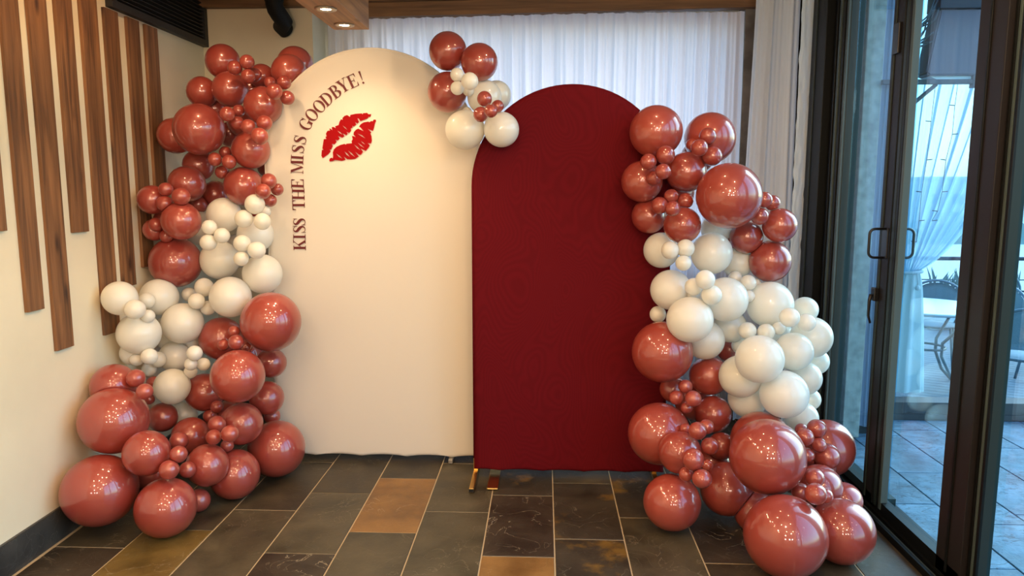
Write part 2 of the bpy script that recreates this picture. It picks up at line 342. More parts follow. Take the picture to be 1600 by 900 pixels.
# vertical planks, cut to different lengths, fixed on the left wall: u at the top and bottom read from the photograph
def plank(y0, y1, z0, z1):
    b = MB(); b.box((0, y0, z0), (.016, y1, z1), .0015)
    o = b.build('plank', M['plank'], wall_left); o.location = (XL, 0, 0); return o
PX = XL + .016
def py(u, v, x=PX): return atx(u, v, x).y
plank(py(10, 340) - .085, py(10, 340), atx(5, 361, PX).z, ZC)
for ub0, ub1, vb, ut0, ut1, vt in ((32, 68, 487, 0, 31, 0), (82, 115, 546, 40, 74, 0), (109, 138, 363, 82, 114, 0), (158, 186, 522, 122, 154, 0), (186, 210, 448, 161, 188, 15), (218, 239, 417, 196, 221, 35), (None, None, 345, 223, 246, 47)):
    if ub0 is None: y0, y1 = py(ut0, vt, XL), py(ut1, vt); zb = atx(243, 345, PX).z
    else: y0, y1 = (py(ub0, vb, XL) + py(ut0, vt, XL)) / 2, (py(ub1, vb) + py(ut1, vt)) / 2; zb = atx((ub0 + ub1) / 2, vb, PX).z
    zt = ZC if vt == 0 else 2.352
    plank(y0, y1, zb, zt)
# beams under the ceiling
def beam(name, a, b, m, rot=0):
    b_ = MB().box(a, b, .006); return b_.build(name, m)
struct(beam('trim_1', (XL, YC - .06, 2.585), (-1.40, YC - .002, ZC), M['beamX']))
hb = MB(); hb.bm.verts.ensure_lookup_table()
f = lambda x, z, d: Vector((x, d, z))
hb.prism([(-1.40, 2.575), (XW - .06, 2.618), (XW - .06, ZC), (-1.40, ZC)], YB - .11, YB - .03, f); struct(hb.build('trim_2', M['beamX']))
hb = MB().prism([(-1.40, 2.66), (XW - .06, 2.70), (XW - .06, ZC), (-1.40, ZC)], YB - .16, YB - .112, f); struct(hb.build('trim_3', M['beamX']))

# ---------------- glazed door wall on the right
YJ = 4.38
def stile(name, y0, y1, x0, x1, m, parent=None, z0=0, z1=2.78): return MB().box((x0, y0, z0), (x1, y1, z1), .003).build(name, m, parent)
d1 = struct(stile('door_1', 4.17, YJ, XW - .02, XW + .10, M['door']))               # black jamb
stile('jamb_groove', 4.30, 4.32, XW - .026, XW - .018, M['doorg'], d1)
# fixed leaf next to the jamb
f1 = struct(stile('window_1', 3.97, 4.168, XW + .030, XW + .10, M['doorg']))
for y, m in ((4.13, 'door'), (4.08, 'seal'), (4.03, 'door'), (3.985, 'seal')): stile('profile_strip', y - .012, y + .012, XW + .018, XW + .034, M[m], f1)
MB().box((XW + .06, 3.30, .07), (XW + .066, 3.95, 2.72)).build('pane', M['glass'], f1)
MB().box((XW + .03, 3.30, 2.70), (XW + .10, 3.95, 2.78)).build('top_rail', M['doorg'], f1)
MB().box((XW + .03, 3.30, .03), (XW + .10, 3.95, .075)).build('bottom_rail', M['doorg'], f1)
# sliding leaf with the handles
def leaf(name, ya, yb, xa, xb, sw, mats, near_w=None):
    """frame of a leaf: far stile at yb, near stile at ya"""
    o = struct(MB().box((xa, yb - sw, .03), (xb, yb, 2.75), .003).build(name, M[mats[0]]))
    MB().box((xa, ya, .03), (xb, ya + (near_w or sw), 2.75), .003).build('stile', M[mats[1]], o)
    MB().box((xa, ya, 2.70), (xb, yb, 2.77)).build('top_rail', M[mats[0]], o)
    MB().box((xa, ya + .01, .03), (xb, yb - .01, .085)).build('bottom_rail', M['door'], o)
    xm = (xa + xb) / 2 + .012
    MB().box((xm - .003, ya + .02, .08), (xm + .003, yb - .02, 2.71)).build('pane', M['glass'], o)
    return o
L1 = leaf('door_2', 2.60, 3.43, XW + .002, XW + .045, .12, ('doorb', 'doorb'), .165)
for y, m in ((3.40, 'doorg'), (3.32, 'door'), (2.69, 'door')): stile('profile_strip', y - .006, y + .006, XW - .004, XW + .004, M[m], L1, .05, 2.7)
for y, w, m in ((3.294, .026, 'doorg'), (3.268, .02, 'door'), (3.244, .022, 'seal')): stile('seal_strip', y - w / 2, y + w / 2, XW - .002, XW + .03, M[m], L1, .05, 2.7)
L2 = leaf('door_3', 1.20, 2.598, XW + .03, XW + .075, .055, ('doorg', 'doorb'))
for y, m in ((2.588, 'door'), (2.568, 'seal'), (2.550, 'door')): stile('seal_strip', y - .007, y + .007, XW + .022, XW + .034, M[m], L2, .05, 2.7)
L3 = leaf('door_4', -.5, 1.19, XW + .03, XW + .075, .1, ('doorb', 'doorb'))
struct(MB().box((XW, -4, 0), (XW + .12, -.5, ZC)).build('wall_right', M['cream']))
struct(MB().box((XW - .0, -.5, 2.775), (XW + .12, YJ, ZC)).build('trim_4', M['door']))
tr = MB(); tr.box((XW - .05, -.5, 0), (XW + .12, 4.17, .016)); 
for x in (XW - .05, XW - .012, XW + .048, XW + .105): tr.box((x, -.5, .014), (x + .014, 4.17, .032))
trk = struct(tr.build('trim_5', M['door'])); MB().box((XW - .030, -.5, .016), (XW - .020, 4.17, .021)).build('track_strip', M['seal'], trk)
# pull handles (inside and outside), lock with its lever, hinge plate
def pull(u, v0, v1, side):
    zt, zb = atx(u, v0, XW).z, atx(u, v1, XW).z; y = 3.355; xo = side * .075; x0 = XW if side < 0 else XW + .046
    pts = []; r = .025; x1 = x0 + xo
    for cx, cz, a0 in ((x1 - (-r if side < 0 else r), zt - r, 90), (x1 - (-r if side < 0 else r), zb + r, 0)):
        for k in range(6):
            a = R(a0 - 18 * k) if True else 0
            pts.append((cx + (-side if 0 else side) * r * cos(a), y, cz + r * sin(a)))
    return [(x0, y, zt)] + pts + [(x0, y, zb)]
hnd = MB().tube(pull(1380, 357, 402, -1), .006).build('pull_handle', M['hand'], L1, True)
MB().tube(pull(1380, 357, 402, 1), .006).build('pull_handle', M['hand'], L1, True)
z0, z1 = atx(1380, 403, XW).z, atx(1380, 356, XW).z
MB().box((XW - .008, 3.33, z0), (XW + .004, 3.385, z1), .003).build('handle_plate', M['hand'], L1)
lz = atx(1355, 455, XW).z
lk = MB().box((XW - .022, 3.390, lz - .03), (XW + .002, 3.425, lz + .032), .005).build('lock', M['hand'], L1)
MB().tube([(XW - .028, 3.407, lz + .0), (XW - .034, 3.407, lz - .03), (XW - .034, 3.409, lz - .10), (XW - .022, 3.411, lz - .135)], [.008, .007, .006, .005]).build('lever', M['hand'], lk, True)
hz = atx(1390, 66, XW).z
MB().box((XW - .012, 3.345, hz - .065), (XW + .003, 3.40, hz + .065), .003).build('hinge_plate', M['hand'], L1)

# ---------------- terrace
tf = struct(MB().box((XW + .12, -1, -.14), (7.5, 4.75, -.008)).build('floor_terrace', M['tgrout']))
for c in range(6, 24):
    x0, x1 = -.25 + TW * c + .03, -.25 + TW * (c + 1) + .03
    if x0 < XW + .12: x0 = XW + .12
    off = random.choice((0, .2, .4, .1, .3, .5))
    for k in range(0, 7):
        y0 = .9 + off + TL * k; y1 = min(y0 + TL, 4.745)
        if y1 - y0 > .05 and (x0 + .1) < 1.0 * y1: tile(tf, x0, x1, y0, y1, -.002, 'tslate', .006)
struct(MB().box((1.86, 4.46, 0), (2.135, 4.92, 3.0)).build('wall_terrace', M['ostone']))
struct(MB().box((1.825, 4.375, 0), (1.925, 4.46, 3.0), .004).build('mirrored_trim', M['mirror_stone']))  # solid strip added in place of the corner stone mirrored in the pane
sb = MB().box((2.135, 4.765, -.3), (7.5, 4.90, .112)); sb.box((2.135, 4.745, .0), (7.5, 4.765, .035)); struct(sb.build('trim_6', M['sill']))
dk = MB(); 
struct(MB().box((1.0, 4.90, -.5), (16, 11.6, -.332)).build('floor_deck', M['deckd']))
# deck boards run diagonally; each reads only a few pixels across
ang = R(-28); n_ = 0; d_ = Vector((cos(ang), sin(ang), 0)); nn = Vector((-sin(ang), cos(ang), 0))
def clip(poly, ax, lim, keep_gt):
    out = []
    for i, p in enumerate(poly):
        q = poly[(i + 1) % len(poly)]; pi_, qi = (p[ax] > lim) == keep_gt, (q[ax] > lim) == keep_gt
        if pi_: out.append(p)
        if pi_ != qi: t = (lim - p[ax]) / (q[ax] - p[ax]); out.append(p + (q - p) * t)
    return out
for k in range(0, 150):
    c0 = nn * (k * .105 - .5) + Vector((-1, 4.9, 0)); pl = [c0 - d_ * 4, c0 + d_ * 26, c0 + d_ * 26 + nn * .097, c0 - d_ * 4 + nn * .097]
    for ax, lim, gt in ((1, 4.91, True), (1, 11.5, False), (0, 1.2, True), (0, 15.5, False)):
        pl = clip(pl, ax, lim, gt)
        if not pl: break
    if len(pl) > 2: dk.prism([(p.x, p.y) for p in pl], -.331, -.303, lambda x, y, d: Vector((x, y, d)))
deck = dk.build('deck_boards', M['deckw']); deck['kind'] = 'stuff'; deck['label'] = 'weathered grey boards of the outdoor deck laid diagonally beyond the glass doors'; deck['category'] = 'decking'

# far background beyond the deck
struct(MB().box((-60, 11.6, -3.2), (160, 260, -3.0)).build('ground', M['ground']))
hl = MB()
def hill(u, v):
    x = -60 + 260 * u; h = 5 + 5 * (.5 + .5 * noise.noise(Vector((x * .02, 3, 0)))) + 1.5 * noise.noise(Vector((x * .07, 9, 0)))
    return Vector((x, 230 + 30 * v + 8 * noise.noise(Vector((x * .05, v * 3, 0))), -3 + h * sin(pi * v)))
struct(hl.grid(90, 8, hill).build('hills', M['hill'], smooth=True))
tb = MB()
def trees(u, v):
    x = 5 + 90 * u; h = 1.6 + 1.3 * noise.noise(Vector((x * .35, 1, 0))) + .8 * noise.noise(Vector((x * 1.3, 5, 0)))
    return Vector((x, 62 + 5 * v, -3 + h * sin(pi * v)))
tb.grid(160, 6, trees); o = tb.build('tree_line', M['hillg'], smooth=True); tag(o, 'hazy grey green belt of trees far beyond the terrace railing', 'trees', kind='stuff')
for i, (x, y, w, h, dsc) in enumerate(((30, 80, 12, 4.2, 'low pale far building left of the dark door stile'), (47, 84, 9, 5.6, 'tall pale far building seen between the doors'), (60, 82, 16, 4.0, 'wide pale far building seen in the rightmost pane'))):
    b = empty('far_building', (x, y, -3)); tag(b, dsc, 'building', 'pale buildings beyond the terrace')
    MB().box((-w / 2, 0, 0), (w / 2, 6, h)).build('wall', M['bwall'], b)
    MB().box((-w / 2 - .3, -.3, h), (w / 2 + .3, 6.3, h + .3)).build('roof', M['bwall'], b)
    nx = int(w / 2.2)
    for a in range(nx):
        for q in range(int(h / 2)): MB().box((-w / 2 + .8 + a * 2.2, -.06, .9 + q * 2), (-w / 2 + 1.9 + a * 2.2, .01, 2 + q * 2)).build('window', M['bwin'], b)
# railing at the deck's edge
rl = empty('terrace_railing', (6, 10.8, -.3)); tag(rl, 'thin dark horizontal railing along the far edge of the deck', 'railing')
rz = aty(1500, 404, 10.8).z + .3
MB().tube([(-4.5, 0, rz), (9, 0, rz)], .028).build('top_bar', M['steel'], rl, True)
for x in (-4.4, -2, .4, 2.8, 5.2, 7.6): MB().tube([(x, 0, 0), (x, 0, rz)], .02).build('post', M['steel'], rl, True)
for z in (.25, .5): MB().tube([(-4.5, 0, z), (9, 0, z)], .008).build('cable', M['steel'], rl, True)

# ================================================================ THINGS
# ---------------- wall vent
vt = empty('wall_vent', (XL, 3.53, 2.362)); tag(vt, 'black louvred vent grille high on the left wall above plank tops', 'vent')
VW, VH = YC - 3.53 - .002, ZC - 2.362 - .003
b = MB(); b.box((0, 0, 0), (.035, VW, .035)); b.box((0, 0, VH - .03), (.035, VW, VH)); b.box((0, 0, .034), (.035, .04, VH - .03)); b.box((0, VW - .04, .034), (.035, VW, VH - .03)); b.build('frame', M['vent'], vt)
MB().box((0, .04, .034), (.004, VW - .04, VH - .03)).build('back_panel', M['vent'], vt)
nl = 17
lm = MB().prism([(.006, -.004), (.030, .004), (.030, .0075), (.006, -.0005)], .04, VW - .04, lambda x, z, d: Vector((x, d, z))).mesh('louver', M['vent'])
for k in range(nl): o = bpy.data.objects.new('louver', lm); link(o, vt); o.location = (0, 0, .045 + k * (VH - .085) / (nl - 1))
# ---------------- drain pipe
p0 = aty(429, 20, 4.37); pe = aty(440, 42, YC)
pp = MB(); pr = .047
pp.tube([(p0.x, 4.37, ZC), (p0.x, 4.37, 2.58)], pr, 24)
pipe = pp.build('drain_pipe', M['pipe'], None, True, 40); tag(pipe, 'black plastic pipe dropping from the ceiling and bending into the plastered pier', 'pipe')
MB().tube([(p0.x, 4.37, 2.63), (p0.x, 4.37, 2.585)], pr + .007, 24).build('collar', M['pipe'], pipe, True, 40)
pe = aty(440, 41, 4.50)
el = [(p0.x, 4.37, 2.60), (p0.x, 4.37, 2.57), (p0.x + .003, 4.38, 2.545), (p0.x + .012, 4.41, 2.52), (p0.x + .026, 4.45, pe.z + .015), (pe.x, 4.50, pe.z), (pe.x + .012, 4.538, pe.z - .015)]
MB().tube(el, pr + .003, 24).build('elbow', M['pipe'], pipe, True, 40)
# ---------------- beam with recessed spots
YE = 3.62; a = aty(522, 47, YE); b_ = aty(577, 46, YE); zb = a.z
bm_ = struct(MB().box((a.x, .4, zb), (b_.x, YE, zb + .20), .004).build('trim_7', M['beamY']))
MB().box((a.x + .03, .4, zb + .19), (b_.x - .03, YE - .05, ZC)).build('hanger_board', M['beamX'], bm_)
names = {0: 'nearer lit recessed spotlight in the underside of the ceiling beam', 1: 'farther lit recessed spotlight close to the end of the ceiling beam'}
for i, (u, v) in enumerate(((509, 13.5), (538, 38.5), (0, 0), (0, 0))):
    if i < 2: p = atz(u, v, zb)
    else: p = Vector(((a.x + b_.x) / 2, YE - .25 - .62 * i, zb))
    sp = empty('recessed_spotlight', p); tag(sp, names.get(i, ['', '', 'third lit recessed spotlight along the beam, just above the picture', 'fourth lit recessed spotlight along the beam, above the camera'][i]), 'spotlight', 'recessed spotlights in the ceiling beam')
    MB().lathe([(.024, -.002), (.028, -.006), (.046, -.005), (.048, 0), (.024, 0)], 28).build('trim_ring', M['ring'], sp, True)
    MB().lathe([(0, -.0030), (.015, -.0038), (.0235, -.0022)], 24).build('bulb', M['bulb'], sp, True)
    lamp('SPOT', (p.x, p.y, p.z - .012), 17 if i > 1 else 13, (1, .72, .42), .03, (0, 0, 0), spot=140, blend=.8)

# ---------------- curtains
def curtain(name, m, x0, x1, y, z0, z1, amp, per, seed, top=None, nx=520, nz=14, lean=0, squeeze=0):
    rnd = random.Random(seed); ph = [rnd.uniform(0, 6.28) for _ in range(6)]
    def f(u, v):
        xx = u * (x1 - x0); s = 2 * pi * xx / per
        w = noise.noise(Vector((xx * 5, seed, 0))) * 2.4
        d = sin(s + w + .5 * sin(s * .31 + ph[1])) + .45 * sin(s * 2.3 + ph[2] + w * 1.7) + .25 * sin(s * 4.1 + ph[3])
        drift = .6 * noise.noise(Vector((xx * 3, v * 1.2, seed + 5)))
        z = z0 + (z1 - z0) * v
        k = (.65 + .5 * (1 - v)) + .2 * noise.noise(Vector((xx * 8, v * 2, seed)))
        x = x0 + xx + .015 * noise.noise(Vector((xx * 4, v * 1.5, 2))) + lean * (1 - v) * (1 - u) - squeeze * (1 - v) * u
        return Vector((x, y + amp * (d * k + drift), z))
    b = MB().grid(nx, nz, f); return b.build(name, m, smooth=True)
c1 = curtain('curtain', M['curt'], -1.40, 1.245, YB - .055, .03, 2.60, .017, .115, 3, nx=900)
tag(c1, 'wide white voile curtain hanging along the back wall behind both arches', 'curtain')
c2 = curtain('curtain', M['curt2'], 1.25, 1.525, 4.60, .03, 2.775, .018, .13, 11, nx=160, lean=-.03)
tag(c2, 'narrow gathered white curtain in the corner next to the black door jamb', 'curtain')
def lacef(u, v):
    z = .03 + 2.74 * v; return Vector((1.485 + .045 * u + .006 * noise.noise(Vector((u * 4, z * 9, 1))), 4.47 - .05 * u + .016 * noise.noise(Vector((u * 9, z * 14, 4))) + .02 * sin(u * 5), z))
lc = MB().grid(14, 160, lacef).build('lace_edge', M['lace'], c2, True)

c4 = curtain('curtain', M['mirror_curt'], 1.72, 1.825, 4.41, .06, 2.95, .011, .06, 31, nx=80, lean=-.10)  # cloth added in place of the corner curtain's reflection
tag(c4, 'narrow leaning grey blue cloth added for the corner curtain mirrored in the fixed pane', 'curtain')
c3 = curtain('curtain', M['mirror_curt'], 1.93, 2.125, 4.41, .06, 2.95, .012, .07, 21, nx=120)  # cloth added in place of the back curtain's reflection
tag(c3, 'straight grey blue cloth added for the back curtain mirrored in the fixed pane', 'curtain')
# outdoor curtain tied back
oc = empty('tied_back_curtain', (2.4, 5.0, .95)); tag(oc, 'pale sheer outdoor curtain swept aside and tied above the terrace sill', 'curtain')
tp = aty(1416, 425, 5.0)
def ocf(u, v):
    T0 = Vector((tp.x - .02 + .10 * u, 5.0, tp.z)); P0 = Vector((2.26 + 1.29 * u, 5.0, 3.0)); Cc = Vector((2.28 + .68 * u, 5.0, 1.75 - .633 * u))
    t = 1 - v; p = P0 * (1 - t) ** 2 + Cc * 2 * t * (1 - t) + T0 * t * t
    s = u * 60 + 2 * noise.noise(Vector((u * 9, 0, 0))); w = .012 + .035 * v
    p.y += w * (sin(s) + .5 * sin(s * 2.2 + 1)) + .02 * (1 - v); return p - Vector((2.4, 5.0, .95))
MB().grid(260, 30, ocf).build('drape', M['sheer'], oc, True)
def tailf(u, v):
    w = .055 + .075 * v ** .6; z = tp.z - .005 - (tp.z - .125) * v; a = u * 2 * pi
    return Vector((tp.x + .03 + w * cos(a) * (1 + .12 * sin(a * 9 + 2)), 5.0 + .03 * sin(a) * (1 + .5 * sin(a * 7)), z)) - Vector((2.4, 5.0, .95))
MB().grid(90, 16, tailf).build('tail', M['tail'], oc, True)
ring = [(tp.x + .03 + .07 * cos(a * pi / 12) - 2.4, .045 * sin(a * pi / 12), tp.z + .006 * cos(a * pi / 12) - .95) for a in range(24)]
MB().tube(ring, .011, 8, closed=True).build('tie', M['tail'], oc, True)
MB().tube([(tp.x + .05 - 2.4, -.05, tp.z - .95), (tp.x + .055 - 2.4, -.055, tp.z - .08 - .95)], .005, 8).build('tassel_cord', M['tail'], oc, True)
MB().lathe([(0, -.02), (.015, -.012), (.018, 0), (.012, .014), (0, .02)], 14, Matrix.Translation((tp.x + .055 - 2.4, -.055, tp.z - .10 - .95))).build('tassel', M['tail'], oc, True)

# string lights hanging in the opening
for j, (pts, lb) in enumerate((([(1498, 120), (1492, 165), (1488, 210), (1478, 250), (1472, 300), (1465, 330), (1456, 345)], 'thin string light strand hanging nearest the dark door stile outside'),
                               ([(1462, 130), (1455, 190), (1448, 250), (1440, 300), (1436, 345), (1432, 378)], 'thin string light strand hanging over the tied curtain outside'))):
    P3 = [aty(u, v, 4.93) for u, v in pts]; b = MB().tube(P3, .0018, 5)
    o = b.build('light_string', M['wire']); tag(o, lb, 'string light')
    for i, p in enumerate(P3[1:]):
        s = 1 if i % 2 else -1; MB().tube([p, p + Vector((s * .035, 0, .004))], .003, 6).build('mini_bulb', M['wire'], o)

# boxy appliance on a bracket outside
YH = 4.35
q0, q1 = aty(1447, 118, YH), aty(1566, 121, YH)
ap = empty('outdoor_appliance', (q0.x, YH, q0.z)); tag(ap, 'grey boxy appliance on a steel bracket hanging outside the glass door', 'appliance')
w = q1.x - q0.x; zt = aty(1500, 14, YH).z - q0.z
def casing(x, z, d): return Vector((x, d, z))
b = MB().prism([(0, .015), (.02, 0), (w, 0), (w, zt), (.055, zt)], 0, .13, casing); bmesh.ops.bevel(b.bm, geom=list(b.bm.edges), offset=.008, segments=2, affect='EDGES'); b.build('casing', M['heater'], ap)
MB().box((.045, -.01, zt + .001), (w, .14, zt + .32), .006).build('hood', M['heaterd'], ap)
bt = MB().prism([(.03, -.001), (w - .02, -.001), (w - .03, -.022), (.07, -.018)], .02, .12, casing).build('base_tray', M['planter'], ap)
for k in range(4): MB().box((.10 + k * .085, .028, -.017), (.15 + k * .085, .032, -.009)).build('slot', M['black'], bt)
bk = empty('wall_bracket', (2.14, YH + .11, q0.z - .05)); tag(bk, 'thin steel bracket with diagonal brace under the grey outdoor appliance', 'bracket')
zb2 = aty(1480, 127, YH).z; x0b, x1b = aty(1380, 127, YH).x, aty(1575, 127, YH).x
MB().box((x0b - 2.14, -.11, zb2 - q0.z + .05 - .014), (x1b - 2.14, -.08, zb2 - q0.z + .05 + .012), .002).build('bar', M['steel'], bk)
pa, pb = aty(1466, 131, YH), aty(1395, 190, YH)
MB().tube([(pa.x - 2.14, -.09, pa.z - q0.z + .05), (pb.x - 2.14, -.09, pb.z - q0.z + .05)], .012, 8).build('brace', M['steel'], bk, True)
MB().box((w * .62 + q0.x - 2.14, -.115, zb2 - q0.z + .05 - .035), (w * .62 + .05 + q0.x - 2.14, -.075, zb2 - q0.z + .085), .002).build('clamp', M['steel'], bk)
cb = MB(); rnd = random.Random(4)
for k in range(6):
    a = aty(1466 + rnd.uniform(-6, 8), -10, YH + .02); m1 = aty(1458 + rnd.uniform(-9, 6), 25 + rnd.uniform(-8, 8), YH); m2 = aty(1440 + rnd.uniform(-10, 10), 50 + rnd.uniform(-10, 10), YH + .03); m3 = aty(1432 + rnd.uniform(-4, 6), 68 + rnd.uniform(-4, 6), YH + .02); e = aty(1462, 50 + rnd.uniform(-4, 16), YH)
    P_ = [a, m1, m2, m3, e]; cr = []
    for i in range(len(P_) - 1):
        for t in range(6):
            t /= 6; pm = P_[max(i - 1, 0)]; pn = P_[min(i + 2, len(P_) - 1)]; A, B = P_[i], P_[i + 1]
            cr.append(.5 * ((2 * A) + (B - pm) * t + (2 * pm - 5 * A + 4 * B - pn) * t * t + (3 * A - pm - 3 * B + pn) * t ** 3))
    cb.tube(cr, .0045, 6)
o = cb.build('cable_bundle', M['wire'], None, True); tag(o, 'tangled dark cables hanging left of the grey outdoor appliance', 'cables')

# outdoor tables and chairs
def out_table(x, y, z, r, label):
    z += .008
    t = empty('bistro_table', (x, y, z)); tag(t, label, 'table', 'bistro tables on the deck')
    MB().lathe([(0, .715), (r, .715), (r + .012, .722), (r + .012, .735), (r, .742), (0, .742)], 40).build('tabletop', M['ttop'], t, True, 30)
    for k in range(4):
        a = k * pi / 2 + .5; p = lambda rr, zz: (rr * cos(a), rr * sin(a), zz)
        MB().tube([p(r * .82, .71), p(r * .62, .58), p(r * .34, .42), p(r * .34, .30), p(r * .55, .12), p(r * .85, 0)], .014, 8).build('leg', M['chairm'], t, True)
    MB().tube([(r * .34 * cos(a * pi / 10), r * .34 * sin(a * pi / 10), .36) for a in range(20)], .011, 8, True).build('brace_ring', M['chairm'], t, True)
    return t
def out_chair(x, y, z, rz, label):
    z += .008
    c = empty('bistro_chair', (x, y, z), rz); tag(c, label, 'chair', 'woven bistro chairs on the deck')
    seat = [(.215 * cos(a * pi / 12), .21 * sin(a * pi / 12), .44) for a in range(24)]
    MB().tube(seat, .013, 8, True).build('seat_ring', M['chairm'], c, True)
    MB().lathe([(0, .438), (.205, .434), (.212, .442), (.205, .450), (0, .446)], 28).build('seat', M['weave'], c, True)
    for sx in (-1, 1):
        MB().tube([(sx * .15, .15, .44), (sx * .175, .185, .22), (sx * .20, .21, 0)], .0125, 8).build('leg', M['chairm'], c, True)
        MB().tube([(sx * .16, -.15, .44), (sx * .18, -.19, .22), (sx * .21, -.25, 0)], .0125, 8).build('leg', M['chairm'], c, True)
    bk_ = [(-.19, .16, .43), (-.25, .12, .60), (-.26, -.05, .66)] ; arc = []
    for k in range(17):
        a = pi * k / 16; arc.append((-.235 * cos(a), -.19 - .05 * sin(a), .62 + .24 * sin(a) ** .7))
    pts = [(-.17, -.15, .43), (-.215, -.18, .55)] + arc + [(.215, -.18, .55), (.17, -.15, .43)]
    MB().tube(pts, .013, 8).build('back_frame', M['chairm'], c, True)
    def bw(u, v):
        a = pi * u; z = .53 + v * (.09 + .22 * sin(a) ** .7 - 0); return Vector((-.215 * cos(a), -.195 - .045 * sin(a), z))
    b = MB().grid(20, 6, bw); g = bmesh.ops.solidify(b.bm, geom=list(b.bm.faces), thickness=.006); b.build('backrest', M['weave'], c, True)
    for sx in (-1, 1): MB().tube([(sx * .235, -.19, .64), (sx * .265, -.02, .66), (sx * .25, .12, .62), (sx * .19, .16, .44)], .011, 8).build('armrest', M['chairm'], c, True)
    return c
out_table(3.50, 6.75, -.3, .52, 'round metal table on the deck behind the tied curtain tail')
out_table(5.35, 7.3, -.3, .5, 'round metal table on the deck in the rightmost glass pane')
out_chair(3.92, 6.02, -.3, R(-25), 'woven metal chair right of the wide dark door stile')
out_chair(2.95, 7.4, -.3, R(190), 'woven metal chair behind the table, next to the curtain tail')
out_chair(3.95, 7.45, -.3, R(150), 'woven metal chair behind the table, next to the dark stile')
out_chair(4.75, 7.2, -.3, R(-90), 'woven metal chair farther back in the rightmost glass pane')
out_chair(5.2, 8.3, -.3, R(180), 'woven metal chair farthest back near the railing')
for i, (x, y, s, lb) in enumerate(((4.2, 9.6, 1.0, 'pale planter box left one by the far railing'), (5.6, 9.7, 1.3, 'pale planter box middle one by the far railing'), (7.3, 9.6, 1.1, 'pale planter box right one by the far railing'))):
    pl = empty('planter', (x, y, -.3)); tag(pl, lb, 'planter', 'planters by the railing')
    MB().box((-.45 * s, -.2, 0), (.45 * s, .2, .45), .02).build('trough', M['planter'], pl)
    MB().box((-.42 * s, -.17, .44), (.42 * s, .17, .47)).build('soil', M['hillg'], pl)
    b = MB(); r_ = random.Random(i)
    for k in range(90):
        p = Vector((r_.uniform(-.4, .4) * s, r_.uniform(-.14, .14), .46)); e = p + Vector((r_.uniform(-.12, .12), r_.uniform(-.1, .1), r_.uniform(.12, .34)))
        b.tube([p, (p + e) / 2 + Vector((0, 0, .03)), e], [.006, .012, .001], 4)
    tag(b.build('grass_tuft', M['hillg'], pl), kind='stuff')

# ---------------- arch backdrops
def arch_poly(r, zs, z0, n=40, wave=0, seed=0):
    pts = [(r * cos(pi * k / n), zs + r * sin(pi * k / n)) for k in range(n + 1)]
    m = 60; out = pts[:]
    for k in range(m + 1):
        t = k / m; x = -r + 2 * r * t; out.append((x, z0 + wave * (abs(sin(t * pi * 4.5 + seed)) ** .7 - .5)))
    return out
def backdrop(name, cx, y, r, zs, z0, m, wave, seed, thick=.045):
    o = empty(name, (cx, y, 0))
    b = MB(); # pillow-shaped cover: rings from the outline inwards, front bulging a little
    out = arch_poly(r, zs, z0, 44, wave, seed); out = [p for i, p in enumerate(out) if i == 0 or (abs(p[0] - out[i - 1][0]) + abs(p[1] - out[i - 1][1])) > 1e-5]
    if abs(out[0][0] - out[-1][0]) < 1e-6 and abs(out[0][1] - out[-1][1]) < 1e-6: out.pop()
    cz = 1.0; n = len(out); prof = [(-.10, .5 * thick, 1), (0, .30 * thick, 1), (.0, 0, 1), (.004, -.35 * thick, 1), (.016, -.5 * thick, 1), (.05, -.47 * thick, 1), (.12, -.44 * thick, 1)]
    def ins(p, d):
        x, z = p
        if z > zs: l = math.hypot(x, z - zs); s = (l - d) / l; return (x * s, zs + (z - zs) * s)
        s = (r - d) / r; return (x * s, z + d * .6 * (1 - min(1, max(0, (z - z0) / .5))))
    rings = []
    seq = [(.03, .5), (.012, .48), (.002, .30), (0, 0), (.002, -.30), (.012, -.48), (.03, -.5), (.10, -.46)]
    for d, yy in seq: rings.append([b.bm.verts.new(Vector((*[ins(p, d)[0]], yy * thick, ins(p, d)[1]))) for p in out])
    for A, B in zip(rings, rings[1:]):
        for i in range(n): b.bm.faces.new((A[i], A[(i + 1) % n], B[(i + 1) % n], B[i]))
    b.bm.faces.new(rings[0]); b.bm.faces.new(rings[-1])
    cov = b.build('fabric_cover', m, o, True, 50)
    return o
WX, WY, WR, WZ = -.907, 3.885, .578, 1.648
wa = backdrop('arch_backdrop', WX, WY, WR, WZ, .03, M['white_fab'], .012, .5); tag(wa, 'tall cream white arched backdrop with dark red lettering and a lipstick kiss', 'backdrop')
MX, MY, MR, MZ = .135, 3.69, .497, 1.512
ma = backdrop('arch_backdrop', MX, MY, MR, MZ, .035, M['maroon'], .008, 1.2); tag(ma, 'shorter plain maroon arched backdrop standing right of the white one', 'backdrop')
# seams: piped edge running round the arch front
for o, r, zs, m in ((wa, WR, WZ, 'white_fab'), (ma, MR, MZ, 'maroon')):
    pts = [(-r + .004, -.013, .1)] + [(-(r - .004) * cos(pi * k / 40), -.013, zs + (r - .004) * sin(pi * k / 40)) for k in range(41)] + [(r - .004, -.013, .1)]
    MB().tube(pts, .006, 8).build('seam', M[m], o, True)
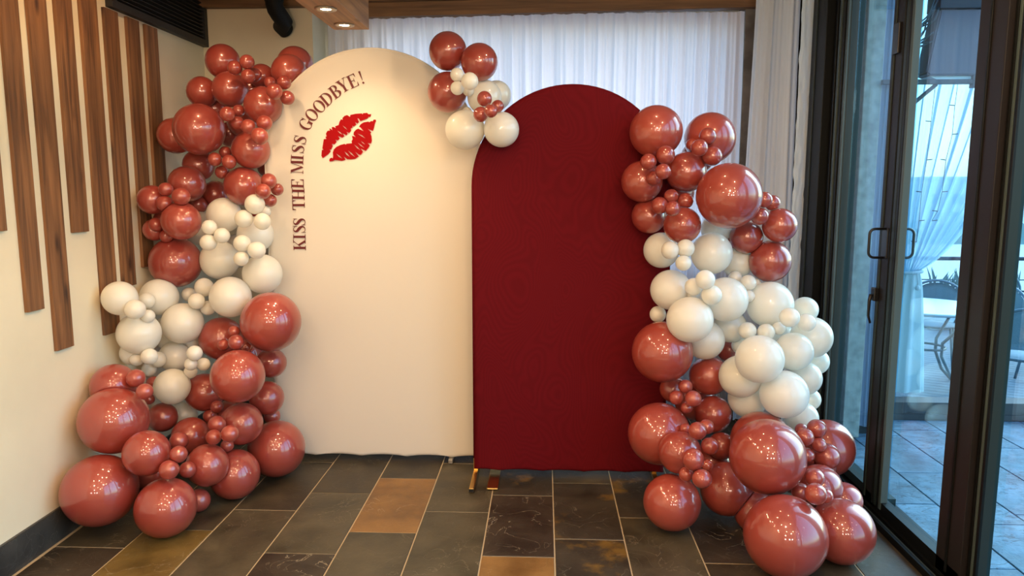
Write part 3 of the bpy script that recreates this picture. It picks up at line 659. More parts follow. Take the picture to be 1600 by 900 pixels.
# feet: tube legs and plates at the bottom corners
def foot(o, x, m, plate, fwd_=.24):
    MB().box((x - .012, -fwd_, .002), (x + .012, .30, .026), .003).build('foot_bar', M[m], o)
    MB().box((x - .012, .0, .02), (x + .012, .024, .09), .002).build('upright', M[m], o)
foot(ma, -.488, 'gold', 0); foot(ma, .45, 'gold', 0, .12)
e = MB().box((-.500, -.2412, .005), (-.476, -.2395, .023)).build('end_cap', M['black'], ma)
MB().box((-.415, -.20, .0025), (-.358, .12, .013), .005).build('foot_plate', M['gold'], ma)
foot(wa, -.52, 'silver', 0, .10); MB().box((-.56, -.22, .0025), (-.46, .10, .010), .004).build('foot_plate', M['silver'], wa)
foot(wa, .40, 'silver', 0, .05)

# ---------------- lettering, printed on the white cover (3/4 mm of relief)
def rect(a, b, c, d): return [(a, b), (c, b), (c, d), (a, d)]
def ringp(cx, cy, rx, ry, ix, iy, a0, a1, n=26):
    out = []
    for k in range(n):
        p, q = R(a0 + (a1 - a0) * k / n), R(a0 + (a1 - a0) * (k + 1) / n)
        out.append([(cx + rx * cos(p), cy + ry * sin(p)), (cx + rx * cos(q), cy + ry * sin(q)), (cx + ix * cos(q), cy + iy * sin(q)), (cx + ix * cos(p), cy + iy * sin(p))])
    return out
def bar(p, q, w): d = Vector((q[0] - p[0], q[1] - p[1])).normalized(); n = Vector((-d.y, d.x)) * w / 2; return [(p[0] - n.x, p[1] - n.y), (q[0] - n.x, q[1] - n.y), (q[0] + n.x, q[1] + n.y), (p[0] + n.x, p[1] + n.y)]
h = .042
SP = [(.54, .74, .03), (.53, .83, .035), (.47, .92, .04), (.38, .975, .04), (.27, .975, .05), (.16, .92, .09), (.12, .81, .14), (.16, .69, .19), (.29, .58, .22), (.42, .46, .22), (.50, .34, .18), (.52, .21, .13), (.46, .09, .08), (.35, .03, .045), (.23, .03, .04), (.12, .10, .04), (.07, .22, .035), (.06, .30, .03)]
def sglyph():
    out = []; n = len(SP)
    L_, R_ = [], []
    for i, (x, y, w) in enumerate(SP):
        a, b = SP[max(i - 1, 0)], SP[min(i + 1, n - 1)]; d = Vector((b[0] - a[0], b[1] - a[1])).normalized(); m = Vector((-d.y, d.x)) * w / 2
        L_.append((x - m.x, y - m.y)); R_.append((x + m.x, y + m.y))
    for i in range(n - 1): out.append([L_[i], L_[i + 1], R_[i + 1], R_[i]])
    return out + [rect(.53, .68, .565, 1), rect(.04, 0, .075, .34)]
G = {
 'K': (.86, [rect(.10, 0, .28, 1), rect(0, 0, .38, h), rect(0, 1 - h, .38, 1), bar((.27, .40), (.72, .98), .04), rect(.58, 1 - h, .86, 1), [(.36, .52), (.46, .64), (.84, .02), (.64, .02)], rect(.54, 0, .93, h)]),
 'I': (.38, [rect(.10, 0, .28, 1), rect(0, 0, .38, h), rect(0, 1 - h, .38, 1)]),
 'S': (.60, sglyph()),
 'T': (.78, [rect(.30, 0, .48, 1), rect(.18, 0, .60, h), rect(0, 1 - h, .78, 1), [(0, 1), (0, .72), (.03, .72), (.12, 1)], [(.78, 1), (.66, 1), (.75, .72), (.78, .72)]]),
 'H': (.92, [rect(.10, 0, .28, 1), rect(.64, 0, .82, 1), rect(0, 0, .38, h), rect(0, 1 - h, .38, 1), rect(.54, 0, .92, h), rect(.54, 1 - h, .92, 1), rect(.27, .48, .65, .48 + h)]),
 'E': (.74, [rect(.10, 0, .28, 1), rect(0, 0, .72, h), rect(0, 1 - h, .70, 1), rect(.27, .49, .52, .49 + h), rect(.49, .36, .52, .66), [(.72, 0), (.72, .30), (.69, .30), (.60, 0)], [(.70, 1), (.58, 1), (.67, .72), (.70, .72)]]),
 'M': (1.10, [rect(.11, 0, .145, 1), rect(0, 0, .27, h), [(0, 1), (.27, 1), (.27, 1 - h), (0, 1 - h)], [(.10, 1), (.29, 1), (.59, .14), (.52, 0), (.49, 0)], bar((.53, .03), (.84, .98), .035), rect(.82, 0, 1.0, 1), rect(.72, 0, 1.10, h), rect(.80, 1 - h, 1.10, 1)]),
 'G': (.90, ringp(.44, .5, .42, .51, .25, .475, 42, 318) + [rect(.60, .04, .78, .42), rect(.50, .42 - h, .88, .42), rect(.71, .66, .745, 1)]),
 'O': (.86, ringp(.43, .5, .42, .51, .25, .475, 0, 360, 36)),
 'D': (.84, [rect(.10, 0, .28, 1), rect(0, 0, .36, h), rect(0, 1 - h, .36, 1)] + ringp(.34, .5, .49, .5, .31, .465, -90, 90)),
 'B': (.78, [rect(.10, 0, .28, 1), rect(0, 0, .36, h), rect(0, 1 - h, .36, 1), rect(.27, .505, .38, .54)] + ringp(.35, .755, .33, .245, .16, .212, -90, 90) + ringp(.37, .26, .38, .26, .20, .225, -90, 90)),
 'Y': (.86, [[(.09, 1), (.29, 1), (.52, .42), (.34, .42)], bar((.49, .44), (.73, .98), .035), rect(.34, 0, .52, .45), rect(.24, 0, .62, h), rect(0, 1 - h, .38, 1), rect(.60, 1 - h, .86, 1)]),
 '!': (.30, [[(.07, 1), (.23, 1), (.165, .28), (.135, .28)]] + ringp(.15, .075, .08, .08, 0.001, .001, 0, 360, 16)),
}
YF = WY - .0245   # front surface of the cover in the lettered zone
TXT = [('K', 468, 382.7, 90), ('I', 467.8, 370, 90), ('S', 467.7, 358.4, 90), ('S', 467.7, 346.9, 90), ('T', 466.5, 320.5, 90), ('H', 466, 303.5, 89), ('E', 464.8, 287, 88),
       ('M', 464, 260.5, 88), ('I', 464.4, 246, 86), ('S', 465.8, 233, 83), ('S', 469, 218.5, 77), ('G', 477.7, 193.6, 61), ('O', 487, 179.4, 54), ('O', 498.7, 166, 47), ('D', 510.3, 154.3, 40), ('B', 523.8, 142.8, 35), ('Y', 536, 133.6, 30), ('E', 550.8, 126.6, 24), ('!', 564.5, 121, 20)]
CH = .0665
for ch, u, v, ang_ in TXT:
    w_, polys = G[ch]; b = MB(); c = aty(u, v, YF); a = R(ang_)
    for k, pl in enumerate(polys):
        dd = .0004 + .00003 * k
        b.prism(pl, 0, 1, lambda x, y, d: Vector((((x - w_ / 2) * cos(a) - (y - .5) * sin(a)) * CH, -dd if d == 0 else .0015, ((x - w_ / 2) * sin(a) + (y - .5) * cos(a)) * CH)))
    o = b.build('letter', M['print'], wa); o.location = Vector((c.x, YF, c.z)) - Vector((WX, WY, 0))
# lip print
UP = [(118,712),(100,685),(105,610),(128,604),(112,590),(130,470),(165,468),(150,440),(168,436),(158,400),(175,365),(215,358),(198,335),(215,335),(240,355),(232,318),(250,312),(285,330),(275,305),(320,290),(330,250),(350,215),(372,222),(368,200),(395,172),(430,162),(465,185),(470,160),(540,145),(615,140),(628,155),(632,138),(685,133),(700,150),(738,150),(722,190),(705,180),(690,205),(640,225),(600,240),(575,205),(560,205),(580,250),(560,270),(530,250),(545,285),(510,310),(498,295),(498,320),(475,335),(480,365),(455,390),(420,375),(435,400),(420,420),(370,395),(395,430),(370,452),(315,430),(335,465),(310,485),(280,478),(295,505),(270,535),(235,530),(245,560),(225,605),(205,600),(218,630),(185,665),(150,690)]
LO = [(200,750),(205,720),(230,705),(245,718),(250,690),(245,640),(260,600),(290,570),(340,545),(395,530),(415,540),(420,528),(490,522),(485,495),(500,470),(490,430),(510,432),(540,445),(510,410),(515,380),(540,350),(570,335),(640,368),(600,320),(580,310),(600,280),(640,255),(700,245),(715,255),(730,240),(760,240),(765,222),(790,218),(800,235),(785,265),(770,330),(760,365),(695,340),(740,385),(725,395),(740,430),(745,490),(735,525),(690,520),(720,550),(700,580),(668,620),(600,590),(632,632),(605,670),(580,668),(530,630),(578,690),(530,722),(480,728),(430,725),(385,690),(410,735),(360,748),(310,740),(270,735),(250,750),(215,755)]
HU = [[(370,295),(405,318),(432,350),(400,330)],[(305,362),(340,380),(370,410),(335,395)]]
HL = [[(560,398),(620,420),(662,460),(610,432)],[(395,628),(430,652),(465,698),(420,670)],[(440,615),(490,650),(530,698),(480,665)],[(290,655),(330,680),(368,718),(320,695)],[(520,540),(560,568),(600,612),(555,585)],[(565,515),(610,545),(650,582),(600,555)],[(605,495),(635,512),(660,540),(628,522)]]
def inkshape(name, outer, holes, m, parent):
    cu = bpy.data.curves.new(name, 'CURVE'); cu.dimensions = '2D'; cu.fill_mode = 'BOTH'; cu.extrude = .0006
    for pl in [outer] + holes:
        s = cu.splines.new('POLY'); s.points.add(len(pl) - 1); s.use_cyclic_u = True
        for p, (X, Y) in zip(s.points, pl):
            w_ = aty(490 + X * .12222, 160 + Y * .12222, YF) - Vector((WX, 0, 0)); p.co = (w_.x, w_.z, 0, 1)
    t = bpy.data.objects.new(name, cu); C.objects.link(t); bpy.context.view_layer.update()
    me = bpy.data.meshes.new_from_object(t.evaluated_get(bpy.context.evaluated_depsgraph_get())); bpy.data.objects.remove(t)
    me.transform(Matrix.Rotation(pi / 2, 4, 'X')); me.materials.clear(); me.materials.append(m)
    o = bpy.data.objects.new(name, me); link(o, parent); o.location = (0, YF - WY - .0002, 0); return o
inkshape('upper_lip', UP, HU, M['lips'], wa); inkshape('lower_lip', LO, HL, M['lips'], wa)

# ---------------- balloons
def profile(rg):
    prof = []
    for k in range(rg + 1):
        t = k / rg * R(160); r = sin(t); z = -cos(t) * (1.0 if t < pi / 2 else 1.03); prof.append((r, z))
    r0, z0 = prof[-1]; prof += [(r0 * .55, z0 + .05), (r0 * .28, z0 + .09), (r0 * .17, z0 + .13)]
    prof[0] = (0, prof[0][1]); return prof
def template(seg, rg):
    b = MB().lathe(profile(rg), seg); bmesh.ops.recalc_face_normals(b.bm, faces=b.bm.faces); b.bm.verts.index_update()
    v = [x.co.copy() for x in b.bm.verts]; f = [[x.index for x in p.verts] for p in b.bm.faces]; b.bm.free(); return v, f
TB, TS = template(52, 28), template(32, 18)
def knot_mesh(name, m):
    p = [(.0, 1.06), (.055, 1.065), (.08, 1.085), (.075, 1.11), (.045, 1.12), (.05, 1.135), (.09, 1.165), (.075, 1.17), (0, 1.14)]; return MB().lathe(p, 14).mesh(name, m, True)
KN = {'R': knot_mesh('knot', M['bred']), 'W': knot_mesh('knot', M['bwhite'])}
GRP = {'A': 'balloons of the garland left of the white arch', 'T': 'balloons of the cluster on top of the arches', 'B': 'balloons of the garland right of the maroon arch'}
DATA = '''AR -1.729 3.975 2.181 0.0908|brick red balloon topmost on left garland, nearest the black wall vent
AR -1.570 3.750 2.111 0.0369|tiny red balloon pressed on the topmost left garland balloon, left of its cluster of three
AR -1.506 3.750 2.139 0.0369|tiny red balloon highest of the mini cluster at the very top of left garland
AR -1.503 3.750 2.070 0.0355|tiny red balloon lowest of the mini cluster at the very top of left garland
AR -1.499 3.825 2.087 0.0347|tiny dark red balloon tucked behind the top mini cluster of left garland
AR -1.519 3.975 2.103 0.0656|medium red balloon half hidden between the two top balloons of left garland
AR -1.355 3.927 2.118 0.0909|large red balloon touching the curved shoulder of white arch, in front of its twin
AR -1.372 4.083 2.180 0.0978|rearmost large red balloon peeking above the white arch's left shoulder
AR -1.420 3.825 2.048 0.0301|tiny red balloon at upper left of the mini cluster by the white arch's shoulder
AR -1.320 3.750 2.037 0.0358|tiny red balloon at upper right of the mini cluster by the white arch's shoulder
AR -1.344 3.675 1.983 0.0397|tiny red balloon front and centre of the mini cluster by the white arch's shoulder
AR -1.306 3.750 1.961 0.0360|tiny red balloon lowest of the mini cluster, overlapping the white arch's shoulder
AR -1.842 3.954 2.019 0.0812|red balloon on the left edge of left garland, second one down from the top
AR -1.664 3.900 2.026 0.0917|large red balloon just under the topmost balloon and its mini cluster
AR -1.462 3.825 1.932 0.0973|large red balloon beside the white arch under the shoulder mini cluster
AR -1.773 3.750 1.806 0.1278|biggest dark red balloon in the upper half of left garland
AR -1.972 3.894 1.785 0.0936|red balloon on far left half hidden behind the biggest upper balloon
AR -1.589 3.675 1.875 0.0367|tiny red balloon touching the upper right of the biggest upper left balloon
AR -1.592 3.825 1.906 0.0318|tiny shaded dark red balloon deep in the gap left of the large arch-side balloon
AR -1.571 3.750 1.838 0.0329|tiny dark red balloon in the upper left garland between four larger ones
AR -1.485 3.675 1.812 0.0369|tiny red balloon left of a trio resting on the upper arch-side balloons
AR -1.402 3.675 1.830 0.0385|tiny red balloon right of a trio resting on the upper arch-side balloons
AR -1.401 3.600 1.759 0.0424|bright tiny red balloon frontmost of the trio beside the letters MISS
AR -1.538 3.825 1.705 0.0985|red balloon beside the word MISS with a bright trio of minis on top
AR -1.754 4.084 1.805 0.0684|deep shaded red balloon hidden behind the minis right of the biggest upper balloon
AR -1.894 3.975 1.632 0.0835|dark red balloon directly below the biggest upper left balloon
AR -1.699 3.750 1.654 0.0347|tiny red balloon leftmost of four below the biggest upper left balloon
AR -1.675 3.825 1.693 0.0322|tiny red balloon highest of four below the biggest upper left balloon
AR -1.625 3.750 1.641 0.0364|tiny red balloon rightmost of four below the biggest upper left balloon
AR -1.698 3.825 1.590 0.0356|tiny dark red balloon lowest of four below the biggest upper left balloon
AR -1.891 3.825 1.529 0.0951|red balloon above left mini trio and beside the last wooden plank
AR -1.585 3.825 1.517 0.1010|bright red balloon left of the word THE, above the white balloons
AR -1.841 4.050 1.472 0.0757|deep red balloon tucked behind the first white balloon of left garland
AR -1.542 4.050 1.620 0.0517|dark red balloon barely showing behind the white arch between MISS and THE
AR -1.582 4.037 1.351 0.0591|dark red balloon barely showing behind the upper small white balloons
AR -1.393 3.675 1.542 0.0392|tiny red balloon highest of four left of the word THE
AR -1.393 3.594 1.491 0.0369|tiny red balloon leftmost of four left of the word THE
AR -1.379 3.750 1.500 0.0321|tiny red balloon rightmost of four left of the word THE
AR -1.417 3.746 1.444 0.0338|tiny red balloon lowest of four left of the word THE
AR -1.995 3.663 1.448 0.0738|red balloon farthest left in the upper half of left garland, against the planks
AR -1.900 3.621 1.500 0.0350|tiny red balloon upper left of the trio on the far left red balloon
AR -1.908 3.615 1.430 0.0396|tiny red balloon lower left of the trio on the far left red balloon
AR -1.812 3.598 1.465 0.0440|small red balloon right of the trio on the far left red balloon
AR -1.838 3.635 1.342 0.0957|bright red balloon touching the first white balloons on left garland's left
AR -1.910 3.974 1.416 0.0506|dark red balloon in shadow between two red ones above the first whites
AR -2.015 3.699 1.293 0.0563|dark red balloon behind two minis at the left edge above the dark big one
AR -1.977 3.649 1.322 0.0355|tiny dark red balloon upper of two at left edge of left garland
AR -1.940 3.675 1.262 0.0344|tiny dark red balloon lower of two at left edge of left garland
AR -1.935 3.739 1.120 0.1313|big dark maroon balloon just above the left garland's white section
AW -1.694 3.813 1.366 0.0897|pearl white balloon topmost of left garland's white section
AW -1.440 3.599 1.427 0.0494|small pearl white balloon highest beside the word THE
AW -1.494 3.586 1.355 0.0447|small pearl white balloon lower left of the trio beside the word THE
AW -1.400 3.585 1.342 0.0417|small pearl white balloon lower right of the trio beside the word THE
AW -1.444 3.740 1.388 0.0306|tiny pearl white balloon hidden behind the trio beside the word THE
AW -1.526 3.803 1.265 0.0936|pearl white balloon left of KISS, carrying small ones above and below
AW -1.898 3.948 1.287 0.0944|pearl white balloon mostly hidden behind the bright red one
AW -1.669 3.582 1.313 0.0368|small pearl white balloon highest of the trio on the left of upper whites
AW -1.605 3.577 1.272 0.0384|small pearl white balloon right of the trio on the left of upper whites
AW -1.675 3.574 1.237 0.0414|small pearl white balloon lowest of the trio on the left of upper whites
AW -1.503 3.573 1.234 0.0417|small pearl white balloon upper left of the trio left of KISS
AW -1.430 3.570 1.200 0.0433|small pearl white balloon right of the trio left of KISS
AW -1.508 3.565 1.158 0.0371|small pearl white balloon lowest of the trio left of KISS
AW -1.721 3.790 1.129 0.1014|pearl white balloon right of the big dark maroon balloon
AW -1.460 3.707 1.065 0.1003|pearl white balloon above the big bright red balloon beside the arch
AW -1.991 3.310 0.993 0.0803|pearl white balloon farthest left, in front of a plank
AW -1.975 3.631 0.952 0.0936|pearl white balloon directly beneath the big dark maroon balloon
AW -1.977 3.513 0.950 0.0392|small pearl white balloon between the two leftmost white balloons
AW -1.900 3.274 0.946 0.0463|small pearl white balloon in front of the farthest left white balloon
AW -1.890 3.361 0.899 0.0318|tiny pearl white balloon lowest of the trio on the far left whites
AW -1.957 3.390 0.809 0.0992|large pearl white balloon under the far left white trio
AW -1.851 3.611 0.819 0.1034|large pearl white balloon in the middle of left garland's white section
AW -1.884 3.761 0.947 0.0374|tiny pearl white balloon leftmost of four below the maroon balloon
AW -1.770 3.700 0.994 0.0481|small pearl white balloon highest of four right of the maroon balloon
AW -1.760 3.589 0.938 0.0404|small pearl white balloon front of four in middle of left whites
AW -1.735 3.658 0.892 0.0382|tiny pearl white balloon lowest of four beside the round white one
AW -1.591 3.606 0.958 0.1037|large pearl white balloon left of the big bright red balloon
AW -2.015 3.423 0.703 0.0590|pearl white balloon mostly hidden under the far left large white one
AW -1.856 3.709 0.705 0.0452|small pearl white balloon barely seen beneath the middle large white one
AW -1.921 3.645 0.636 0.0793|pearl white balloon between the two lowest white mini clusters
AW -1.970 3.376 0.682 0.0306|tiny pearl white balloon leftmost of the lower left white minis
AW -1.888 3.346 0.706 0.0391|small pearl white balloon front of the lower left white minis
AW -1.952 3.539 0.644 0.0399|small pearl white balloon rightmost of the lower left white minis
AW -2.002 3.538 0.594 0.0368|small pearl white balloon lowest of the lower left white minis
AW -1.691 3.397 0.712 0.0371|small pearl white balloon highest of the lower right white minis
AW -1.716 3.404 0.656 0.0312|tiny pearl white balloon left of the lower right white minis
AW -1.683 3.465 0.641 0.0319|tiny pearl white balloon rightmost of the lower right white minis
AW -1.781 3.526 0.586 0.0324|tiny pearl white balloon lowest of the lower right white minis
AW -1.863 3.491 0.518 0.0884|pearl white balloon lowest full one of left garland
AW -1.909 3.677 0.312 0.0710|pearl white balloon lowest of left garland, wedged between reds
AR -1.368 3.553 0.841 0.1471|big bright red balloon overlapping the white arch at mid height
AR -1.688 3.690 0.724 0.1132|dark red balloon left of the big bright one at mid height
AR -1.548 3.532 0.794 0.0294|tiny red balloon highest of four in front of the dark mid-height balloon
AR -1.595 3.504 0.731 0.0292|tiny red balloon leftmost of four in front of the dark mid-height balloon
AR -1.499 3.434 0.760 0.0377|tiny red balloon largest of four in front of the dark mid-height balloon
AR -1.508 3.575 0.706 0.0283|tiny red balloon rightmost of four, in shadow under the big bright one
AR -1.471 3.369 0.607 0.1279|second big bright red balloon beside the arch, below the mid-height one
AR -1.428 3.692 0.596 0.0785|red balloon at garland's right edge directly under the big bright one
AR -1.437 3.631 0.423 0.0872|red balloon at garland's right edge second below the big bright one
AR -1.460 3.750 0.288 0.0434|dark red balloon barely showing above the lowest arch-side balloon
AR -1.770 3.641 0.447 0.0993|red balloon left of the second big bright one beside the lowest whites
AR -1.974 3.186 0.603 0.1016|red balloon on the far left behind the huge wall-side balloon
AR -1.848 3.151 0.650 0.0409|small red balloon largest of four above the huge wall-side balloon
AR -1.973 3.519 0.526 0.0352|tiny red balloon rightmost of four above the huge wall-side balloon
AR -1.758 3.059 0.615 0.0359|tiny red balloon front of four above the huge wall-side balloon
AR -1.979 3.479 0.454 0.0272|tiny dark red balloon lowest of four above the huge wall-side balloon
AR -1.922 3.082 0.473 0.1466|huge red balloon near the left wall, second from the floor
AR -1.940 3.523 0.347 0.0739|red balloon between huge wall-side one and the lowest white
AR -1.931 2.958 0.198 0.1537|huge red balloon lowest at the left wall by the baseboard
AR -1.719 2.973 0.365 0.0974|red balloon above and between the two lowest floor balloons at left
AR -1.637 2.950 0.128 0.1271|large red balloon resting on the floor at front of left garland
AR -1.614 3.196 0.052 0.0537|dark red balloon in shadow right of the front floor balloon
AR -1.724 3.261 0.317 0.0430|small red balloon highest of four at centre of left garland's base
AR -1.574 2.967 0.364 0.0365|small red balloon second of four at centre of left garland's base
AR -1.599 2.927 0.310 0.0411|small red balloon frontmost on top of the large floor balloon
AR -1.611 3.107 0.238 0.0370|small red balloon right one of the pair above the large floor balloon
AR -1.573 3.220 0.216 0.0969|red balloon at centre base of left garland right of the minis
AR -1.784 3.494 0.261 0.0923|orange-lit red balloon beneath the lowest white balloon
AR -1.662 3.541 0.399 0.0328|tiny dark red balloon below the second big bright balloon
AR -1.730 3.600 0.332 0.0349|tiny dark red balloon in the gap under the left-of-bright balloon
AR -1.548 3.287 0.393 0.0407|small red balloon upper left of minis by the lower arch-side balloons
AR -1.528 3.204 0.359 0.0354|small red balloon lower left of minis by the lower arch-side balloons
AR -1.442 3.184 0.383 0.0395|small red balloon front right of minis by the lower arch-side balloons
AR -1.523 3.329 0.274 0.0310|tiny dark red balloon lowest of minis by the lower arch-side balloons
AR -1.496 3.438 0.347 0.1038|red balloon second from bottom near the white arch
AR -1.503 3.351 0.120 0.1192|large red balloon on floor right of left garland's base centre
AR -1.394 3.621 0.153 0.1457|large red balloon farthest right at base of left garland, by white arch hem
TR -0.476 3.690 2.173 0.0933|red balloon highest in the cluster on top of the arches
TR -0.315 3.615 2.107 0.0887|red balloon right of the highest in the cluster on top of arches
TR -0.481 3.690 1.977 0.0978|red balloon lowest red one in the top cluster, against white arch
TW -0.406 3.466 2.026 0.0319|tiny pearl white balloon highest of the minis on the top cluster
TW -0.340 3.390 1.986 0.0398|small pearl white balloon largest of the minis on the top cluster
TW -0.405 3.464 1.966 0.0320|tiny pearl white balloon lowest of the minis on the top cluster
TW -0.368 3.606 1.975 0.0288|tiny pearl white balloon hidden behind the top cluster's minis
TW -0.296 3.676 1.950 0.0836|pearl white balloon at the middle of the top cluster
TW -0.244 3.803 1.974 0.0736|pearl white balloon rearmost right in the top cluster
TW -0.387 3.615 1.788 0.0955|pearl white balloon lowest left in the top cluster
TW -0.207 3.580 1.786 0.0853|pearl white balloon lowest right, touching the maroon arch
TR -0.279 3.465 1.917 0.0351|tiny red balloon highest of four on the top cluster's whites
TR -0.297 3.465 1.846 0.0353|tiny red balloon lowest of four on the top cluster's whites
TR -0.244 3.390 1.853 0.0301|tiny red balloon frontmost of four on the top cluster's whites
TR -0.223 3.540 1.891 0.0299|tiny red balloon rightmost of four on the top cluster's whites
TW -0.263 3.690 1.837 0.0313|tiny pearl white balloon half hidden under the red minis of top cluster
TW -0.384 3.690 1.881 0.0250|tiny pearl white balloon wedged above the lowest left white of top cluster
BR 0.526 3.542 1.771 0.1244|large red balloon topmost left of right garland, touching maroon arch
BR 0.798 3.624 1.745 0.1216|large red balloon topmost right of right garland, before the curtain
BR 0.755 3.476 1.744 0.0389|small red balloon highest of minis on the topmost right balloon
BR 0.702 3.396 1.687 0.0382|small red balloon front of minis on the topmost right balloon
BR 0.696 3.539 1.710 0.0280|tiny red balloon leftmost of minis on the topmost right balloon
BR 0.777 3.467 1.653 0.0448|small red balloon lowest of minis on the topmost right balloon
BR 0.672 3.534 1.581 0.0952|red balloon at centre of right garland's top, under the two largest top ones
BR 0.473 3.389 1.625 0.0372|small red balloon leftmost of four under the topmost left balloon
BR 0.550 3.392 1.654 0.0428|small red balloon highest of four under the topmost left balloon
BR 0.528 3.310 1.579 0.0350|small red balloon front right of four under the topmost left balloon
BR 0.507 3.433 1.553 0.0335|small red balloon lowest of four under the topmost left balloon
BR 0.466 3.544 1.538 0.0965|red balloon leftmost of right garland's upper part, on the maroon arch
BR 0.837 3.373 1.471 0.1471|biggest red balloon in the upper half of right garland
BR 0.591 3.450 1.468 0.0337|tiny red balloon highest of four left of the biggest upper right balloon
BR 0.656 3.446 1.447 0.0365|tiny dark red balloon rightmost of four left of the biggest upper one
BR 0.538 3.442 1.426 0.0397|tiny dark red balloon leftmost of four left of the biggest upper one
BR 0.572 3.292 1.415 0.0337|tiny bright red balloon lowest of four left of the biggest upper one
BR 0.509 3.582 1.371 0.0830|dark red balloon left edge of right garland above its first whites
BR 0.643 3.434 1.335 0.0851|red balloon overlapping the first white balloons of right garland
BR 1.017 3.446 1.453 0.0373|tiny red balloon behind the biggest upper right balloon's right edge
BR 1.078 3.520 1.437 0.0365|tiny red balloon highest right of minis at right garland's outer edge
BR 0.998 3.439 1.377 0.0403|tiny red balloon lowest of minis at right garland's outer edge
BR 1.113 3.509 1.332 0.0804|red balloon farthest right in upper right garland
BR 0.979 3.579 1.270 0.0785|dark red balloon below the biggest upper right balloon
BR 1.094 3.568 1.156 0.0992|dark red balloon lowest on the outer right, above the whites
BW 0.850 3.650 1.306 0.0743|pearl white balloon in shade under the biggest upper right balloon
BW 0.797 3.496 1.199 0.0985|large pearl white balloon top centre of right garland's white section
BW 0.571 3.573 1.207 0.0863|pearl white balloon topmost left of right garland's white section
BW 0.574 3.342 1.226 0.0403|small pearl white balloon left of trio at top of right whites
BW 0.647 3.361 1.233 0.0418|small pearl white balloon right of trio at top of right whites
BW 0.635 3.335 1.168 0.0359|small pearl white balloon lowest of trio at top of right whites
BW 0.958 3.642 1.139 0.0743|pearl white balloon bluish, beside the outer dark red one
BW 0.930 3.561 1.075 0.0334|tiny pearl white balloon partly hidden above the right whites' centre
BW 0.971 3.484 1.060 0.0385|small pearl white balloon below the outer dark red one
BW 0.968 3.455 1.000 0.0295|tiny pearl white balloon between two large whites in right garland
BW 1.029 3.561 1.047 0.0257|tiny pearl white balloon rearmost near the outer dark red one
BW 0.607 3.481 1.025 0.0967|large pearl white balloon at left edge in second row of right whites
BW 0.717 3.249 1.103 0.0433|small pearl white balloon highest of the second-row trio in right whites
BW 0.684 3.332 1.060 0.0403|small pearl white balloon left of the second-row trio in right whites
BW 0.751 3.265 1.032 0.0450|small pearl white balloon right of the second-row trio in right whites
BW 0.700 3.404 1.012 0.0294|tiny pearl white balloon hidden below the second-row trio's left one
BW 0.848 3.402 0.992 0.1022|large pearl white balloon at the centre of right whites
BW 0.666 3.303 0.913 0.1047|large bright white balloon above the big red at the maroon arch
BW 0.559 3.546 0.895 0.0403|small pearl white balloon lone at left edge against maroon arch
BW 0.771 3.460 0.788 0.0931|pearl white balloon below the large bright white one
BW 0.908 3.534 0.840 0.0791|pearl white balloon in shade under the central white one
BW 1.081 3.493 0.955 0.1098|large pearl white balloon at upper right shoulder of right whites
BW 1.293 3.623 0.910 0.0640|pearl white balloon rear one by the dark door jamb
BW 1.092 3.244 0.937 0.0439|small pearl white balloon left of the pair at right whites' shoulder
BW 1.193 3.317 0.901 0.0405|small pearl white balloon right of the pair at right whites' shoulder
BW 1.096 3.395 0.859 0.0303|tiny pearl white balloon below the shoulder pair, left side
BW 0.951 3.389 0.847 0.0407|small pearl white balloon left of two above the frontmost white
BW 1.035 3.383 0.842 0.0404|small pearl white balloon right of two above the frontmost white
BW 1.276 3.471 0.802 0.0966|large pearl white balloon farthest right in front of the door jamb
BW 1.159 3.363 0.757 0.0885|pearl white balloon right of the frontmost large white
BW 0.957 3.202 0.756 0.1072|large pearl white balloon frontmost at the middle of right garland
BW 1.349 3.592 0.656 0.0637|pearl white balloon at outer edge below the farthest right one
BW 1.265 3.494 0.596 0.0801|pearl white balloon bluish, third down on the outer right edge
BW 1.309 3.541 0.478 0.0542|pearl white balloon fourth down on the outer right edge
BW 1.085 3.242 0.586 0.1055|large pearl white balloon below and right of the frontmost one
BW 0.914 3.338 0.642 0.0981|pearl white balloon left of and behind the frontmost one
BW 0.976 3.427 0.513 0.0919|pearl white balloon lowest left, just above the huge red
BW 1.241 3.441 0.414 0.0763|pearl white balloon lowest of right whites, above red minis
BW 0.959 3.539 0.744 0.0396|small pearl white balloon sliver left of the frontmost one
BR 0.561 3.394 0.741 0.1430|big red balloon in front of maroon arch at mid height
BR 0.807 3.498 0.602 0.0945|dark red balloon right of the mid-height big one
BR 0.947 3.681 0.693 0.0636|deep dark red balloon hidden between right garland's whites
BR 0.646 3.555 0.517 0.0656|dark red balloon in shadow beneath the mid-height big one
BR 0.662 3.333 0.592 0.0322|tiny dark red balloon highest of four below the mid-height big one
BR 0.618 3.318 0.543 0.0336|tiny dark red balloon leftmost of four below the mid-height big one
BR 0.681 3.242 0.560 0.0369|tiny dark red balloon rightmost of four below the mid-height big one
BR 0.665 3.305 0.499 0.0276|tiny dark red balloon lowest of four below the mid-height big one
BR 0.821 3.449 0.425 0.0874|dark red balloon below the shaded one left of the lowest whites
BR 0.545 3.320 0.367 0.1440|big red balloon before the lower right corner of maroon arch
BR 0.604 3.120 0.351 0.0936|red balloon in front of the big one at maroon arch's corner
BR 0.642 3.201 0.432 0.0253|tiny red balloon leftmost of four above the corner-front balloon
BR 0.663 3.048 0.475 0.0388|small red balloon front of four above the corner-front balloon
BR 0.736 3.204 0.442 0.0337|small red balloon rear right of four above the corner-front balloon
BR 0.730 3.103 0.388 0.0381|small dark red balloon lowest of four beside the corner-front balloon
BR 0.621 2.920 0.395 0.0450|small bright red balloon largest of minis above the inner floor balloons
BR 0.711 3.055 0.319 0.0255|tiny red balloon peeking behind the bright mini above floor balloons
